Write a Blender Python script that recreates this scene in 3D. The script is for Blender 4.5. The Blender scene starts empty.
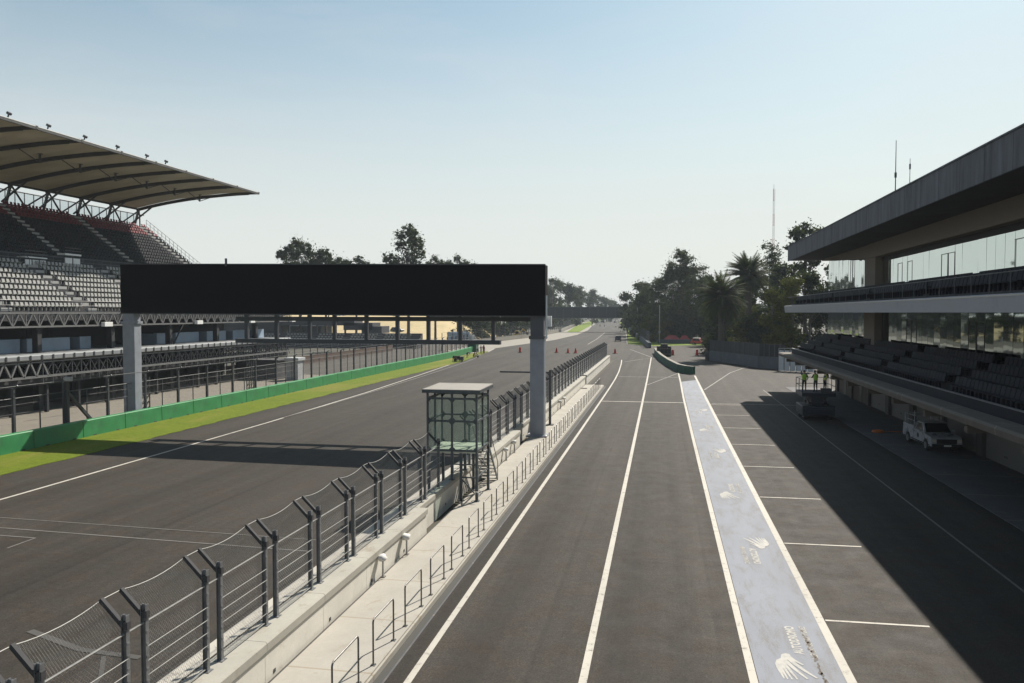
import bpy, bmesh, math, random
from mathutils import Vector, Matrix
from math import radians, sin, cos, tan, pi, atan2, sqrt

random.seed(7)
S = bpy.context.scene
COL = S.collection

# ------------------------------------------------------------------ camera numbers
FPX, CAMH = 796.0, 9.0
YAW, PITCH = radians(10.644), radians(2.0865)
_f = (-sin(YAW)*cos(PITCH), cos(YAW)*cos(PITCH), -sin(PITCH))
_r = (cos(YAW), sin(YAW), 0.0)
_u = (-sin(YAW)*sin(PITCH), cos(YAW)*sin(PITCH), cos(PITCH))

def _ray(px, py):
    a = (px-512)/FPX; b = (341.5-py)/FPX
    return [_f[i]+a*_r[i]+b*_u[i] for i in range(3)]
def G(px, py, z=0.0):                      # measured photo point -> place on the ground
    d = _ray(px, py); t = (z-CAMH)/d[2]
    return (t*d[0], t*d[1])
def AY(px, py, Y):                         # measured photo point at a known depth
    d = _ray(px, py); t = Y/d[1]
    return (t*d[0], Y, CAMH+t*d[2])
def YX(px, X):                             # depth along a wall that runs at X
    d = _ray(px, 350); return d[1]*X/d[0]

# ------------------------------------------------------------------ tagging
def tag(o, label=None, cat=None, group=None, kind=None):
    if label: o['label'] = label
    if cat: o['category'] = cat
    if group: o['group'] = group
    if kind: o['kind'] = kind
    return o
def thing(name, label, cat, loc=(0, 0, 0), rz=0, group=None):
    o = bpy.data.objects.new(name, None); COL.objects.link(o)
    o.location = loc; o.rotation_euler = (0, 0, rz)
    o.empty_display_size = .3
    return tag(o, label, cat, group)
ORD = ['zeroth', 'first', 'second', 'third', 'fourth', 'fifth', 'sixth', 'seventh', 'eighth', 'ninth', 'tenth', 'eleventh', 'twelfth',
       'thirteenth', 'fourteenth', 'fifteenth', 'sixteenth', 'seventeenth', 'eighteenth', 'nineteenth']
def ordw(n):
    if n < 20: return ORD[n]
    t, u = divmod(n, 10)
    if u == 0: return ['', '', 'twentieth', 'thirtieth', 'fortieth', 'fiftieth', 'sixtieth'][t]
    return ['', '', 'twenty', 'thirty', 'forty', 'fifty', 'sixty'][t] + '-' + ORD[u]
KIDS = {}
def copy_tree(o, parent=None):
    c = o.copy(); COL.objects.link(c); c.parent = parent
    for ch in KIDS.get(o.name, []):
        k = copy_tree(ch, c); KIDS.setdefault(c.name, []).append(k)
    return c

# ------------------------------------------------------------------ mesh builder
class MB:
    def __init__(s): s.v = []; s.f = []; s.m = []
    def add(s, vs, fs, m=0):
        n = len(s.v); s.v += [tuple(p) for p in vs]
        for f in fs: s.f.append([n+i for i in f]); s.m.append(m)
        return s
    def box(s, x0, x1, y0, y1, z0, z1, m=0):
        return s.add([(x0,y0,z0),(x1,y0,z0),(x1,y1,z0),(x0,y1,z0),(x0,y0,z1),(x1,y0,z1),(x1,y1,z1),(x0,y1,z1)],
                     [(0,3,2,1),(4,5,6,7),(0,1,5,4),(1,2,6,5),(2,3,7,6),(3,0,4,7)], m)
    def obox(s, c, sx, sy, sz, rz=0, m=0, M=None):
        R = M if M is not None else Matrix.Rotation(rz, 3, 'Z')
        vs = []
        for dz in (-.5, .5):
            for dx, dy in ((-.5,-.5),(.5,-.5),(.5,.5),(-.5,.5)):
                vs.append(Vector(c)+R @ Vector((dx*sx, dy*sy, dz*sz)))
        return s.add(vs, [(0,3,2,1),(4,5,6,7),(0,1,5,4),(1,2,6,5),(2,3,7,6),(3,0,4,7)], m)
    def bar(s, p, q, w, h=None, m=0):
        p = Vector(p); q = Vector(q); d = q-p
        if d.length < 1e-6: return s
        h = h or w; d.normalize()
        a = d.cross(Vector((0,0,1)))
        if a.length < 1e-3: a = Vector((1,0,0))
        a.normalize(); b = a.cross(d)
        vs = []
        for e in (p, q):
            for i, j in ((-1,-1),(1,-1),(1,1),(-1,1)): vs.append(e+a*(i*w/2)+b*(j*h/2))
        return s.add(vs, [(3,2,1,0),(4,5,6,7),(0,1,5,4),(1,2,6,5),(2,3,7,6),(3,0,4,7)], m)
    def tube(s, p, q, r, n=6, m=0, r2=None, caps=True):
        p = Vector(p); q = Vector(q); d = q-p
        if d.length < 1e-6: return s
        d.normalize(); r2 = r if r2 is None else r2
        a = d.cross(Vector((0,0,1)))
        if a.length < 1e-3: a = Vector((1,0,0))
        a.normalize(); b = a.cross(d)
        vs = [p+(a*cos(2*pi*i/n)+b*sin(2*pi*i/n))*r for i in range(n)]
        vs += [q+(a*cos(2*pi*i/n)+b*sin(2*pi*i/n))*r2 for i in range(n)]
        fs = [(i, (i+1) % n, n+(i+1) % n, n+i) for i in range(n)]
        if caps and n > 3: fs += [tuple(range(n-1, -1, -1)), tuple(range(n, 2*n))]
        return s.add(vs, fs, m)
    def path(s, pts, r, n=6, m=0):
        for a, b in zip(pts, pts[1:]): s.tube(a, b, r, n, m)
        return s
    def lathe(s, prof, n=14, c=(0,0,0), m=0):
        vs = []; fs = []
        for r, z in prof:
            for i in range(n): vs.append((c[0]+r*cos(2*pi*i/n), c[1]+r*sin(2*pi*i/n), c[2]+z))
        for k in range(len(prof)-1):
            for i in range(n): fs.append((k*n+i, k*n+(i+1) % n, (k+1)*n+(i+1) % n, (k+1)*n+i))
        fs.append(tuple(range((len(prof)-1)*n, len(prof)*n)))
        fs.append(tuple(range(n-1, -1, -1)))
        return s.add(vs, fs, m)
    def poly(s, pts, m=0): return s.add(pts, [tuple(range(len(pts)))], m)
    def prism_y(s, prof, y0, y1, m=0):        # (x,z) outline run along y
        n = len(prof)
        vs = [(x, y0, z) for x, z in prof]+[(x, y1, z) for x, z in prof]
        fs = [tuple(range(n-1, -1, -1)), tuple(range(n, 2*n))]+[(i, (i+1) % n, n+(i+1) % n, n+i) for i in range(n)]
        return s.add(vs, fs, m)
    def prism_x(s, prof, x0, x1, m=0):        # (y,z) outline run along x
        n = len(prof)
        vs = [(x0, y, z) for y, z in prof]+[(x1, y, z) for y, z in prof]
        fs = [tuple(range(n)), tuple(range(2*n-1, n-1, -1))]+[(i, n+i, n+(i+1) % n, (i+1) % n) for i in range(n)]
        return s.add(vs, fs, m)
    def prism_z(s, pts, z0, z1, m=0):
        n = len(pts)
        vs = [(x, y, z0) for x, y in pts]+[(x, y, z1) for x, y in pts]
        fs = [tuple(range(n-1, -1, -1)), tuple(range(n, 2*n))]+[(i, (i+1) % n, n+(i+1) % n, n+i) for i in range(n)]
        return s.add(vs, fs, m)
    def build(s, name, mats, parent=None, smooth=False, bevel=0, loc=None, fix=False):
        off = Vector((0,0,0)); p = parent
        while p is not None: off += Vector(p.location); p = p.parent
        if loc is not None: off = Vector(loc)
        me = bpy.data.meshes.new(name)
        me.from_pydata([(a-off.x, b-off.y, c-off.z) for a, b, c in s.v], [], s.f)
        if not isinstance(mats, (list, tuple)): mats = [mats]
        for mt in mats: me.materials.append(mt)
        if len(mats) > 1: me.polygons.foreach_set('material_index', s.m)
        if fix:
            bm = bmesh.new(); bm.from_mesh(me); bmesh.ops.recalc_face_normals(bm, faces=bm.faces); bm.to_mesh(me); bm.free()
        if smooth: me.polygons.foreach_set('use_smooth', [True]*len(me.polygons))
        me.update()
        o = bpy.data.objects.new(name, me); COL.objects.link(o)
        if parent is not None:
            o.parent = parent; KIDS.setdefault(parent.name, []).append(o)
        elif loc is not None: o.location = loc
        if bevel:
            b = o.modifiers.new('edge', 'BEVEL'); b.width = bevel; b.segments = 2; b.limit_method = 'ANGLE'
        return o
def struct(name, mb, mats, kind='structure', **k):
    o = mb.build(name, mats, **k); o['kind'] = kind; return o
def offset(mb, loc):
    mb.v = [(a+loc[0], b+loc[1], c+loc[2]) for a, b, c in mb.v]; return mb

# ------------------------------------------------------------------ materials
def newmat(name):
    m = bpy.data.materials.new(name); m.use_nodes = True
    nt = m.node_tree; nt.nodes.clear()
    out = nt.nodes.new('ShaderNodeOutputMaterial'); return m, nt, out
def N(nt, t, **k):
    n = nt.nodes.new(t)
    for a, b in k.items(): setattr(n, a, b)
    return n
def L(nt, a, b): nt.links.new(a, b)
def maprange(nt, v, a, b, c, d):
    n = N(nt, 'ShaderNodeMapRange'); L(nt, v, n.inputs[0])
    for i, x in zip((1, 2, 3, 4), (a, b, c, d)): n.inputs[i].default_value = x
    return n.outputs[0]
def noise(nt, vec, scale, detail=4, rough=.55, dist=0):
    n = N(nt, 'ShaderNodeTexNoise'); n.inputs['Scale'].default_value = scale; n.inputs['Detail'].default_value = detail
    n.inputs['Roughness'].default_value = rough; n.inputs['Distortion'].default_value = dist
    if vec is not None: L(nt, vec, n.inputs['Vector'])
    return n.outputs['Fac']
def mapping(nt, vec, sc=(1,1,1), loc=(0,0,0)):
    n = N(nt, 'ShaderNodeMapping'); n.inputs['Scale'].default_value = sc; n.inputs['Location'].default_value = loc
    L(nt, vec, n.inputs['Vector']); return n.outputs[0]
def math_(nt, op, a, b=None, c=None):
    n = N(nt, 'ShaderNodeMath', operation=op)
    for i, x in enumerate((a, b, c)):
        if x is None: continue
        if isinstance(x, (int, float)): n.inputs[i].default_value = x
        else: L(nt, x, n.inputs[i])
    return n.outputs[0]
def mixc(nt, fac, a, b, mode='MIX'):
    n = N(nt, 'ShaderNodeMix', data_type='RGBA', blend_type=mode)
    if isinstance(fac, (int, float)): n.inputs[0].default_value = fac
    else: L(nt, fac, n.inputs[0])
    for i, x in ((6, a), (7, b)):
        if isinstance(x, tuple): n.inputs[i].default_value = (*x[:3], 1)
        else: L(nt, x, n.inputs[i])
    return n.outputs[2]
def principled(nt, out, rough=.6, metal=0, spec=.5, ior=1.5):
    p = N(nt, 'ShaderNodeBsdfPrincipled')
    p.inputs['Roughness'].default_value = rough; p.inputs['Metallic'].default_value = metal
    p.inputs['Specular IOR Level'].default_value = spec; p.inputs['IOR'].default_value = ior
    L(nt, p.outputs[0], out.inputs['Surface']); return p
def bump(nt, p, h, strength=.3, dist=.02):
    b = N(nt, 'ShaderNodeBump'); b.inputs['Strength'].default_value = strength; b.inputs['Distance'].default_value = dist
    L(nt, h, b.inputs['Height']); L(nt, b.outputs[0], p.inputs['Normal'])
def pmat(name, col, rough=.6, var=.18, scale=3, metal=0, spec=.5, bmp=0, dirt=None, dscale=.8, world=False, stretch=(1,1,1)):
    m, nt, out = newmat(name); p = principled(nt, out, rough, metal, spec)
    if world: v = N(nt, 'ShaderNodeNewGeometry').outputs['Position']
    else: v = N(nt, 'ShaderNodeTexCoord').outputs['Object']
    v = mapping(nt, v, stretch)
    n = noise(nt, v, scale, 6)
    lo = tuple(c*(1-var) for c in col); hi = tuple(min(1, c*(1+var)) for c in col)
    c = mixc(nt, maprange(nt, n, .3, .7, 0, 1), lo, hi)
    if dirt:
        d = noise(nt, v, dscale, 7, .65, .4)
        c = mixc(nt, maprange(nt, d, .52, .72, 0, .75), c, dirt)
    L(nt, c, p.inputs['Base Color'])
    r = maprange(nt, n, .3, .7, max(0, rough-.08), min(1, rough+.08)); L(nt, r, p.inputs['Roughness'])
    if bmp: bump(nt, p, noise(nt, v, scale*6, 4), bmp)
    return m
def asphalt(name, base, tint=(1.16, .94, .74), streak=.22, patch=.16, seam=None, lanes=None):
    m, nt, out = newmat(name); p = principled(nt, out, .82, 0, .15)
    g = N(nt, 'ShaderNodeNewGeometry').outputs['Position']
    wob = noise(nt, mapping(nt, g, (.05, .03, 0)), 1, 3)
    gx = N(nt, 'ShaderNodeVectorMath', operation='ADD'); L(nt, g, gx.inputs[0])
    cmb = N(nt, 'ShaderNodeCombineXYZ'); L(nt, math_(nt, 'MULTIPLY', wob, 3.0), cmb.inputs[0]); L(nt, cmb.outputs[0], gx.inputs[1])
    st = noise(nt, mapping(nt, gx.outputs[0], (.55, .006, 0)), 1, 5, .6)
    st2 = noise(nt, mapping(nt, g, (2.2, .03, 0)), 1, 4, .6)
    big = noise(nt, mapping(nt, g, (.12, .05, 0)), 1, 6, .6)
    mid = noise(nt, g, 1.1, 6, .6)
    mot = noise(nt, g, 4.5, 5, .7)
    fine = noise(nt, g, 22, 3, .7)
    agg = noise(nt, g, 75, 2, .8)
    k = maprange(nt, st, .3, .7, 1-streak, 1+streak)
    k = math_(nt, 'MULTIPLY', k, maprange(nt, st2, .3, .7, 1-streak*.4, 1+streak*.4))
    k = math_(nt, 'MULTIPLY', k, maprange(nt, big, .3, .7, 1-patch, 1+patch))
    k = math_(nt, 'MULTIPLY', k, maprange(nt, mid, .25, .75, .9, 1.1))
    k = math_(nt, 'MULTIPLY', k, maprange(nt, mot, .25, .75, .74, 1.26))
    k = math_(nt, 'MULTIPLY', k, maprange(nt, noise(nt, g, 11, 4, .8), .2, .8, .62, 1.38))
    k = math_(nt, 'MULTIPLY', k, maprange(nt, fine, .2, .8, .5, 1.5))
    k = math_(nt, 'MULTIPLY', k, maprange(nt, agg, .2, .8, .6, 1.4))
    sx = N(nt, 'ShaderNodeSeparateXYZ'); L(nt, g, sx.inputs[0])
    for (x, w, dk) in (lanes or []):          # paving joints and rubbered lines along the road
        d = math_(nt, 'ABSOLUTE', math_(nt, 'SUBTRACT', math_(nt, 'ADD', sx.outputs[0], math_(nt, 'MULTIPLY', math_(nt, 'SUBTRACT', mid, .5), w*.7)), x))
        f = maprange(nt, d, w*.3, w, dk, 1.0); k = math_(nt, 'MULTIPLY', k, f)
    sp = noise(nt, g, .5, 8, .75, .8)          # oil spots
    k = math_(nt, 'MULTIPLY', k, maprange(nt, sp, .66, .74, 1, .72))
    c = N(nt, 'ShaderNodeVectorMath', operation='SCALE')
    L(nt, mixc(nt, maprange(nt, noise(nt, g, .8, 4), .35, .65, 0, 1), tuple(base*t for t in tint), (base*1.08, base*.98, base*.84)), c.inputs[0])
    L(nt, k, c.inputs['Scale']); L(nt, c.outputs[0], p.inputs['Base Color'])
    L(nt, maprange(nt, mid, .3, .7, .70, .84), p.inputs['Roughness'])
    bump(nt, p, math_(nt, 'ADD', agg, math_(nt, 'MULTIPLY', fine, .6)), .35, .008)
    return m
def paint(name, col, under, wear=.5, rough=.7, scale=3.0, streak=False):
    m, nt, out = newmat(name); p = principled(nt, out, rough, 0, .35)
    g = N(nt, 'ShaderNodeNewGeometry').outputs['Position']
    a = noise(nt, mapping(nt, g, (1, .25, 0)) if streak else g, scale, 8, .7, .3)
    b = noise(nt, g, 28, 4, .8)
    h = math_(nt, 'ADD', math_(nt, 'MULTIPLY', a, .62), math_(nt, 'MULTIPLY', b, .38))
    wv = maprange(nt, h, .62-wear*.16, .70-wear*.10, 0, .8)
    t = noise(nt, mapping(nt, g, (.5, .12, 0)), 1, 6, .6)
    c = mixc(nt, maprange(nt, t, .3, .7, 0, 1), tuple(x*.82 for x in col), tuple(min(1, x*1.1) for x in col))
    c = mixc(nt, wv, c, under)
    L(nt, c, p.inputs['Base Color']); bump(nt, p, b, .2, .005)
    return m
def concrete(name, col, jointy=None, stain=(.25, .21, .16), rough=.85, amount=.5):
    m, nt, out = newmat(name); p = principled(nt, out, rough, 0, .3)
    g = N(nt, 'ShaderNodeNewGeometry').outputs['Position']
    n1 = noise(nt, g, .7, 8, .65); n2 = noise(nt, g, 9, 6, .7)
    c = mixc(nt, maprange(nt, n1, .3, .7, 0, 1), tuple(x*.86 for x in col), tuple(min(1, x*1.08) for x in col))
    c = mixc(nt, maprange(nt, n2, .35, .65, 0, .35), c, tuple(x*.8 for x in col))
    st = noise(nt, mapping(nt, g, (1.3, .8, .5)), 1, 9, .72, .8)
    c = mixc(nt, maprange(nt, st, .56, .72, 0, amount), c, stain)
    if jointy:
        sx = N(nt, 'ShaderNodeSeparateXYZ'); L(nt, g, sx.inputs[0])
        fr = math_(nt, 'FRACT', math_(nt, 'DIVIDE', sx.outputs[1], jointy))
        d = math_(nt, 'ABSOLUTE', math_(nt, 'SUBTRACT', fr, .5))
        c = mixc(nt, maprange(nt, d, .0, .016, .65, 0), c, stain)
    L(nt, c, p.inputs['Base Color']); bump(nt, p, n2, .25, .01)
    return m
def grassmat(name, a, b, dry):
    m, nt, out = newmat(name); p = principled(nt, out, .9, 0, .15)
    g = N(nt, 'ShaderNodeNewGeometry').outputs['Position']
    n1 = noise(nt, g, .35, 6, .65); n2 = noise(nt, g, 14, 5, .75); n3 = noise(nt, mapping(nt, g, (1, .3, 1)), .16, 7, .7)
    c = mixc(nt, maprange(nt, n1, .3, .7, 0, 1), a, b)
    c = mixc(nt, maprange(nt, n2, .3, .7, 0, .85), c, tuple(x*.38 for x in a)); c = mixc(nt, maprange(nt, noise(nt, g, 2.6, 5, .7), .42, .68, 0, .6), c, tuple(x*.5 for x in a))
    c = mixc(nt, maprange(nt, n3, .5, .68, 0, .85), c, dry)
    L(nt, c, p.inputs['Base Color']); bump(nt, p, n2, .9, .05)
    return m
def leafmat(name, col, var=.5):
    m, nt, out = newmat(name)
    g = N(nt, 'ShaderNodeNewGeometry')
    n = noise(nt, g.outputs['Position'], .9, 4)
    oi = N(nt, 'ShaderNodeObjectInfo')
    c = mixc(nt, maprange(nt, n, .3, .7, 0, 1), tuple(x*(1-var) for x in col), tuple(x*(1+var) for x in col))
    p = N(nt, 'ShaderNodeBsdfPrincipled'); p.inputs['Roughness'].default_value = .8; p.inputs['Specular IOR Level'].default_value = .08
    L(nt, c, p.inputs['Base Color'])
    t = N(nt, 'ShaderNodeBsdfTranslucent'); L(nt, mixc(nt, .5, c, (.12, .16, .02)), t.inputs['Color'])
    mx = N(nt, 'ShaderNodeMixShader'); mx.inputs[0].default_value = .2
    L(nt, p.outputs[0], mx.inputs[1]); L(nt, t.outputs[0], mx.inputs[2]); L(nt, mx.outputs[0], out.inputs['Surface'])
    return m
def clearglass(name, tint, trans=.75, rough=.03):
    m, nt, out = newmat(name)
    tr = N(nt, 'ShaderNodeBsdfTransparent'); tr.inputs[0].default_value = (*tint, 1)
    gl = N(nt, 'ShaderNodeBsdfPrincipled'); gl.inputs['Base Color'].default_value = (tint[0]*.35, tint[1]*.4, tint[2]*.38, 1)
    gl.inputs['Roughness'].default_value = rough; gl.inputs['Specular IOR Level'].default_value = .8
    mx = N(nt, 'ShaderNodeMixShader'); mx.inputs[0].default_value = trans
    L(nt, gl.outputs[0], mx.inputs[1]); L(nt, tr.outputs[0], mx.inputs[2]); L(nt, mx.outputs[0], out.inputs['Surface'])
    return m
def mirrorglass(name, col=(.012, .02, .02), ior=2.1, metal=0):
    m, nt, out = newmat(name); p = principled(nt, out, .03, metal, .5, ior)
    v = N(nt, 'ShaderNodeTexCoord').outputs['Object']
    n = noise(nt, v, .8, 2); p.inputs['Base Color'].default_value = (*col, 1)
    bump(nt, p, n, .04, .05); return m
def membrane(name):
    m, nt, out = newmat(name)
    v = N(nt, 'ShaderNodeTexCoord').outputs['Object']
    n = noise(nt, mapping(nt, v, (.25, .6, .25)), 1, 6, .6)
    c = mixc(nt, maprange(nt, n, .35, .7, 0, 1), (.50, .46, .36), (.39, .35, .27))
    p = N(nt, 'ShaderNodeBsdfPrincipled'); p.inputs['Roughness'].default_value = .6; L(nt, c, p.inputs['Base Color'])
    t = N(nt, 'ShaderNodeBsdfTranslucent'); L(nt, c, t.inputs['Color'])
    mx = N(nt, 'ShaderNodeMixShader'); mx.inputs[0].default_value = .24
    L(nt, p.outputs[0], mx.inputs[1]); L(nt, t.outputs[0], mx.inputs[2]); L(nt, mx.outputs[0], out.inputs['Surface'])
    return m

ASPH = (.052, .049, .046)
M = dict(
  track=asphalt('track_asphalt', .033, streak=.28, lanes=[(-20.5, .12, .8), (-26.2, .12, .82), (-16.0, 1.6, .86), (-12.2, .1, .8)]),
  pit=asphalt('pit_asphalt', .032, streak=.26, lanes=[(-1.0, .5, .84), (.7, .5, .86), (-4.9, .5, .86), (1.6, .1, .84), (-4.6, .8, .92), (-3.2, .1, .85), (-6.35, .35, .7), (9.2, .12, .85)]),
  far_asphalt=asphalt('road_asphalt', .06, streak=.05, patch=.2),
  ground=pmat('dry_ground', (.046, .042, .028), .95, .25, .3, bmp=.4, dirt=(.038, .044, .02), dscale=.1, world=True),
  service=concrete('service_concrete', (.19, .172, .142), jointy=6.0, amount=.5),
  dirtroad=pmat('brown_dirt_road', (.052, .045, .035), .95, .25, .5, bmp=.3, dirt=(.028, .032, .015), dscale=.2, world=True),
  brownwood=pmat('brown_boards', (.075, .045, .032), .85, .25, 1.0),
  runoff=concrete('runoff_concrete', (.24, .222, .19), amount=.3),
  apron=concrete('apron_concrete', (.10, .10, .105), jointy=5.0, amount=.4),
  walk=concrete('walkway_concrete', (.345, .325, .285), jointy=3.3, stain=(.20, .155, .095), amount=.75),
  wallf=concrete('wall_face_concrete', (.62, .595, .53), stain=(.26,.21,.14), amount=.7),
  wallc=concrete('wall_concrete', (.35, .337, .295), stain=(.20, .155, .10), amount=.8),
  groove=pmat('dark_groove', (.05, .05, .045), .9),
  white=paint('white_line_paint', (.42, .395, .345), ASPH, .55),
  fainter=paint('ghost_line_paint', (.07, .066, .06), ASPH, .8),
  faint=paint('faint_line_paint', (.135, .128, .115), ASPH, .7),
  oldwhite=paint('worn_line_paint', (.26, .245, .22), ASPH, 1.15),
  strip=paint('pale_strip_paint', (.160, .177, .212), (.10, .092, .085), .80, scale=2.2, streak=True),
  logo=paint('logo_paint', (.38, .37, .34), (.185, .19, .198), .75, scale=5),
  logoworn=paint('worn_logo_paint', (.40, .39, .36), (.12, .11, .10), 1.25, scale=6),
  grass=grassmat('mown_grass', (.125, .18, .008), (.19, .235, .012), (.20, .165, .04)),
  grass2=grassmat('verge_grass', (.14, .22, .010), (.21, .29, .016), (.19, .18, .05)),
  sand=pmat('sand_bank', (.42, .33, .175), .95, .12, .4, bmp=.3, dirt=(.30, .24, .13), dscale=.3, world=True),
  hill=pmat('hill_scrub', (.09, .11, .10), .95, .2, .01, world=True),
  green=pmat('green_barrier_paint', (.024, .185, .060), .5, .14, 1.2, dirt=(.03, .12, .05), dscale=.9),
  dkgreen=pmat('dark_green_paint', (.009, .075, .040), .8, .2, 1.5),
  steel=pmat('galvanised_steel', (.30, .31, .32), .42, .2, 5, metal=.75),
  steel_dark=pmat('dark_steel', (.055, .058, .065), .5, .2, 4, metal=.3),
  cable=pmat('steel_cable', (.24, .24, .23), .5, .1, 6, metal=.4),
  rail=pmat('rail_steel', (.17, .165, .155), .4, .2, 6, metal=.7),
  screen=pmat('led_screen_back', (.0045, .0045, .0055), .85, .25, 2, spec=.08),
  column=pmat('column_grey', (.24, .255, .29), .55, .12, 1.5),
  columndark=pmat('column_dark', (.07, .07, .08), .6, .12, 2),
  seat_lt=pmat('grey_seat_plastic', (.26, .26, .245), .5, .1, 6),
  seat_dk=pmat('charcoal_seat_plastic', (.02, .022, .028), .7, .2, 6, spec=.2),
  seat_red=pmat('red_seat_plastic', (.15, .010, .018), .6, .2, 6),
  seat_navy=pmat('navy_seat_plastic', (.011, .012, .02), .75, .15, 6, spec=.2),
  seat_pale=pmat('pale_rail_panel', (.13, .135, .15), .5, .1, 4),
  stand=concrete('stand_concrete', (.05, .05, .055), amount=.4),
  stairs=concrete('stair_concrete', (.34, .34, .33), amount=.3),
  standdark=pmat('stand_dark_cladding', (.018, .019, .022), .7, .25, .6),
  stage=pmat('stage_slab', (.19, .20, .205), .7, .15, 1.2),
  suite=pmat('suite_panel', (.26, .34, .43), .5, .12, .6),
  truss=pmat('truss_steel', (.14, .14, .14), .6, .15, 5, metal=.2),
  trussdk=pmat('rib_steel', (.07, .068, .065), .5, .15, 4, metal=.2),
  membrane=membrane('canopy_membrane'),
  whitebox=pmat('white_enamel', (.72, .72, .70), .5, .06, 2),
  kiosk=pmat('kiosk_panel', (.40, .41, .42), .5, .12, 1.5, dirt=(.28, .28, .27), dscale=1.2),
  fascia=pmat('roof_fascia_metal', (.125, .13, .145), .8, .3, .9, stretch=(1, 2.2, .3), dirt=(.06, .064, .074), dscale=1.3, spec=.15),
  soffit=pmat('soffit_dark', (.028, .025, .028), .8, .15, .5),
  beam=pmat('beam_beige', (.16, .135, .11), .8, .1, .8),
  slab=pmat('white_slab_panel', (.31, .32, .36), .6, .05, .6, dirt=(.26, .275, .31), dscale=.6),
  concretebrown=concrete('balcony_concrete', (.13, .113, .095), jointy=6.5, amount=.5),
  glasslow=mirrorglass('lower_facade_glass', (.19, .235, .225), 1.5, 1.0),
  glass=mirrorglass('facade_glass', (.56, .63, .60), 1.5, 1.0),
  frame=pmat('dark_frame', (.03, .032, .035), .5, .2, 3),
  door=pmat('garage_shutter', (.13, .13, .132), .6, .08, 1.0, stretch=(1, .4, 14)),
  pier=pmat('garage_pier', (.06, .055, .055), .7, .2, 1),
  garage=concrete('garage_wall', (.12, .105, .09), amount=.4),
  booth=pmat('booth_steel', (.05, .062, .068), .5, .2, 4),
  boothroof=pmat('booth_roof', (.23, .215, .19), .7, .12, 2.5, dirt=(.16, .15, .13)),
  boothglass=clearglass('booth_glass', (.92, .96, .94), .88),
  clear=clearglass('clear_glass', (.90, .93, .94), .93),
  plywood=pmat('booth_floor', (.42, .44, .36), .6, .15, 2),
  red=pmat('red_plastic', (.58, .05, .03), .5, .15, 4),
  redcloth=pmat('red_tarp', (.30, .03, .028), .7, .25, 1.5),
  rubber=pmat('black_rubber', (.018, .018, .018), .8, .2, 5),
  carwhite=pmat('white_car_paint', (.34, .36, .39), .3, .04, 2, spec=.6),
  cardark=pmat('dark_car_paint', (.03, .033, .04), .3, .1, 2, spec=.6),
  carglass=mirrorglass('car_glass', (.008, .009, .011), 1.5),
  chrome=pmat('trim_grey', (.28, .28, .29), .35, .1, 4, metal=.6),
  lamp=pmat('lamp_lens', (.55, .52, .45), .2, .1, 8),
  blue=pmat('blue_machine_paint', (.007, .011, .024), .45, .2, 2),
  orange=pmat('orange_hose', (.45, .13, .02), .6, .2, 5),
  skin=pmat('skin', (.36, .22, .15), .6, .1, 8),
  hair=pmat('dark_hair', (.015, .012, .01), .7, .2, 10),
  hivis=pmat('hi_vis_green', (.28, .50, .04), .6, .1, 6),
  hivisy=pmat('hi_vis_yellow', (.5, .5, .12), .6, .1, 6),
  navy=pmat('navy_cloth', (.02, .023, .035), .8, .2, 6),
  blackcloth=pmat('black_cloth', (.012, .012, .013), .85, .2, 6),
  redshirt=pmat('maroon_cloth', (.22, .02, .04), .8, .2, 6),
  whitecloth=pmat('white_cloth', (.62, .61, .58), .8, .08, 6),
  bark=pmat('bark', (.10, .085, .07), .9, .3, 3, bmp=.5),
  palmbark=pmat('palm_bark', (.085, .07, .055), .95, .35, 5, bmp=.7),
  leaf=leafmat('leaf_mid', (.042, .055, .020)),
  leafdk=leafmat('leaf_dark', (.026, .036, .017)),
  leafol=leafmat('leaf_olive', (.095, .10, .018)),
  leafeu=leafmat('leaf_grey_green', (.046, .056, .030)),
  palmleaf=leafmat('palm_frond', (.032, .042, .016)),
  bridge=pmat('bridge_dark_panel', (.018, .021, .027), .7, .2, .3),
  mastred=pmat('mast_red', (.40, .07, .05), .6, .1, 1),
  whitefence=pmat('white_mesh_sheet', (.55, .57, .58), .6, .1, 1.2),
  hedgewall=concrete('low_wall_concrete', (.09, .105, .12), amount=.5),
  yellow=pmat('yellow_machine_paint', (.50, .33, .06), .5, .15, 2),
  shed=pmat('shed_dark', (.05, .05, .055), .7, .2, .5),
  roofwhite=pmat('white_roof_sheet', (.70, .70, .69), .5, .06, .4),
)

# =================================================================== SETTING
def sheet(name, pts, z, mt, kind='structure'):
    mb = MB(); mb.poly([(x, y, z) for x, y in pts]); return struct(name, mb, mt, kind)
def strip_pts(path, w):
    L_, R_ = [], []
    for i, (x, y) in enumerate(path):
        a = Vector(path[max(0, i-1)]); b = Vector(path[min(len(path)-1, i+1)]); d = (b-a).normalized()
        n = Vector((-d.y, d.x))*w/2; L_.append((x+n.x, y+n.y)); R_.append((x-n.x, y-n.y))
    return L_, R_
def line(path, w, z=.012, mt='white', name='white_line'):
    a, b = strip_pts(path, w); mb = MB()
    for i in range(len(path)-1):
        mb.poly([(*a[i], z), (*b[i], z), (*b[i+1], z), (*a[i+1], z)])
    return struct(name, mb, M[mt])

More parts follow.
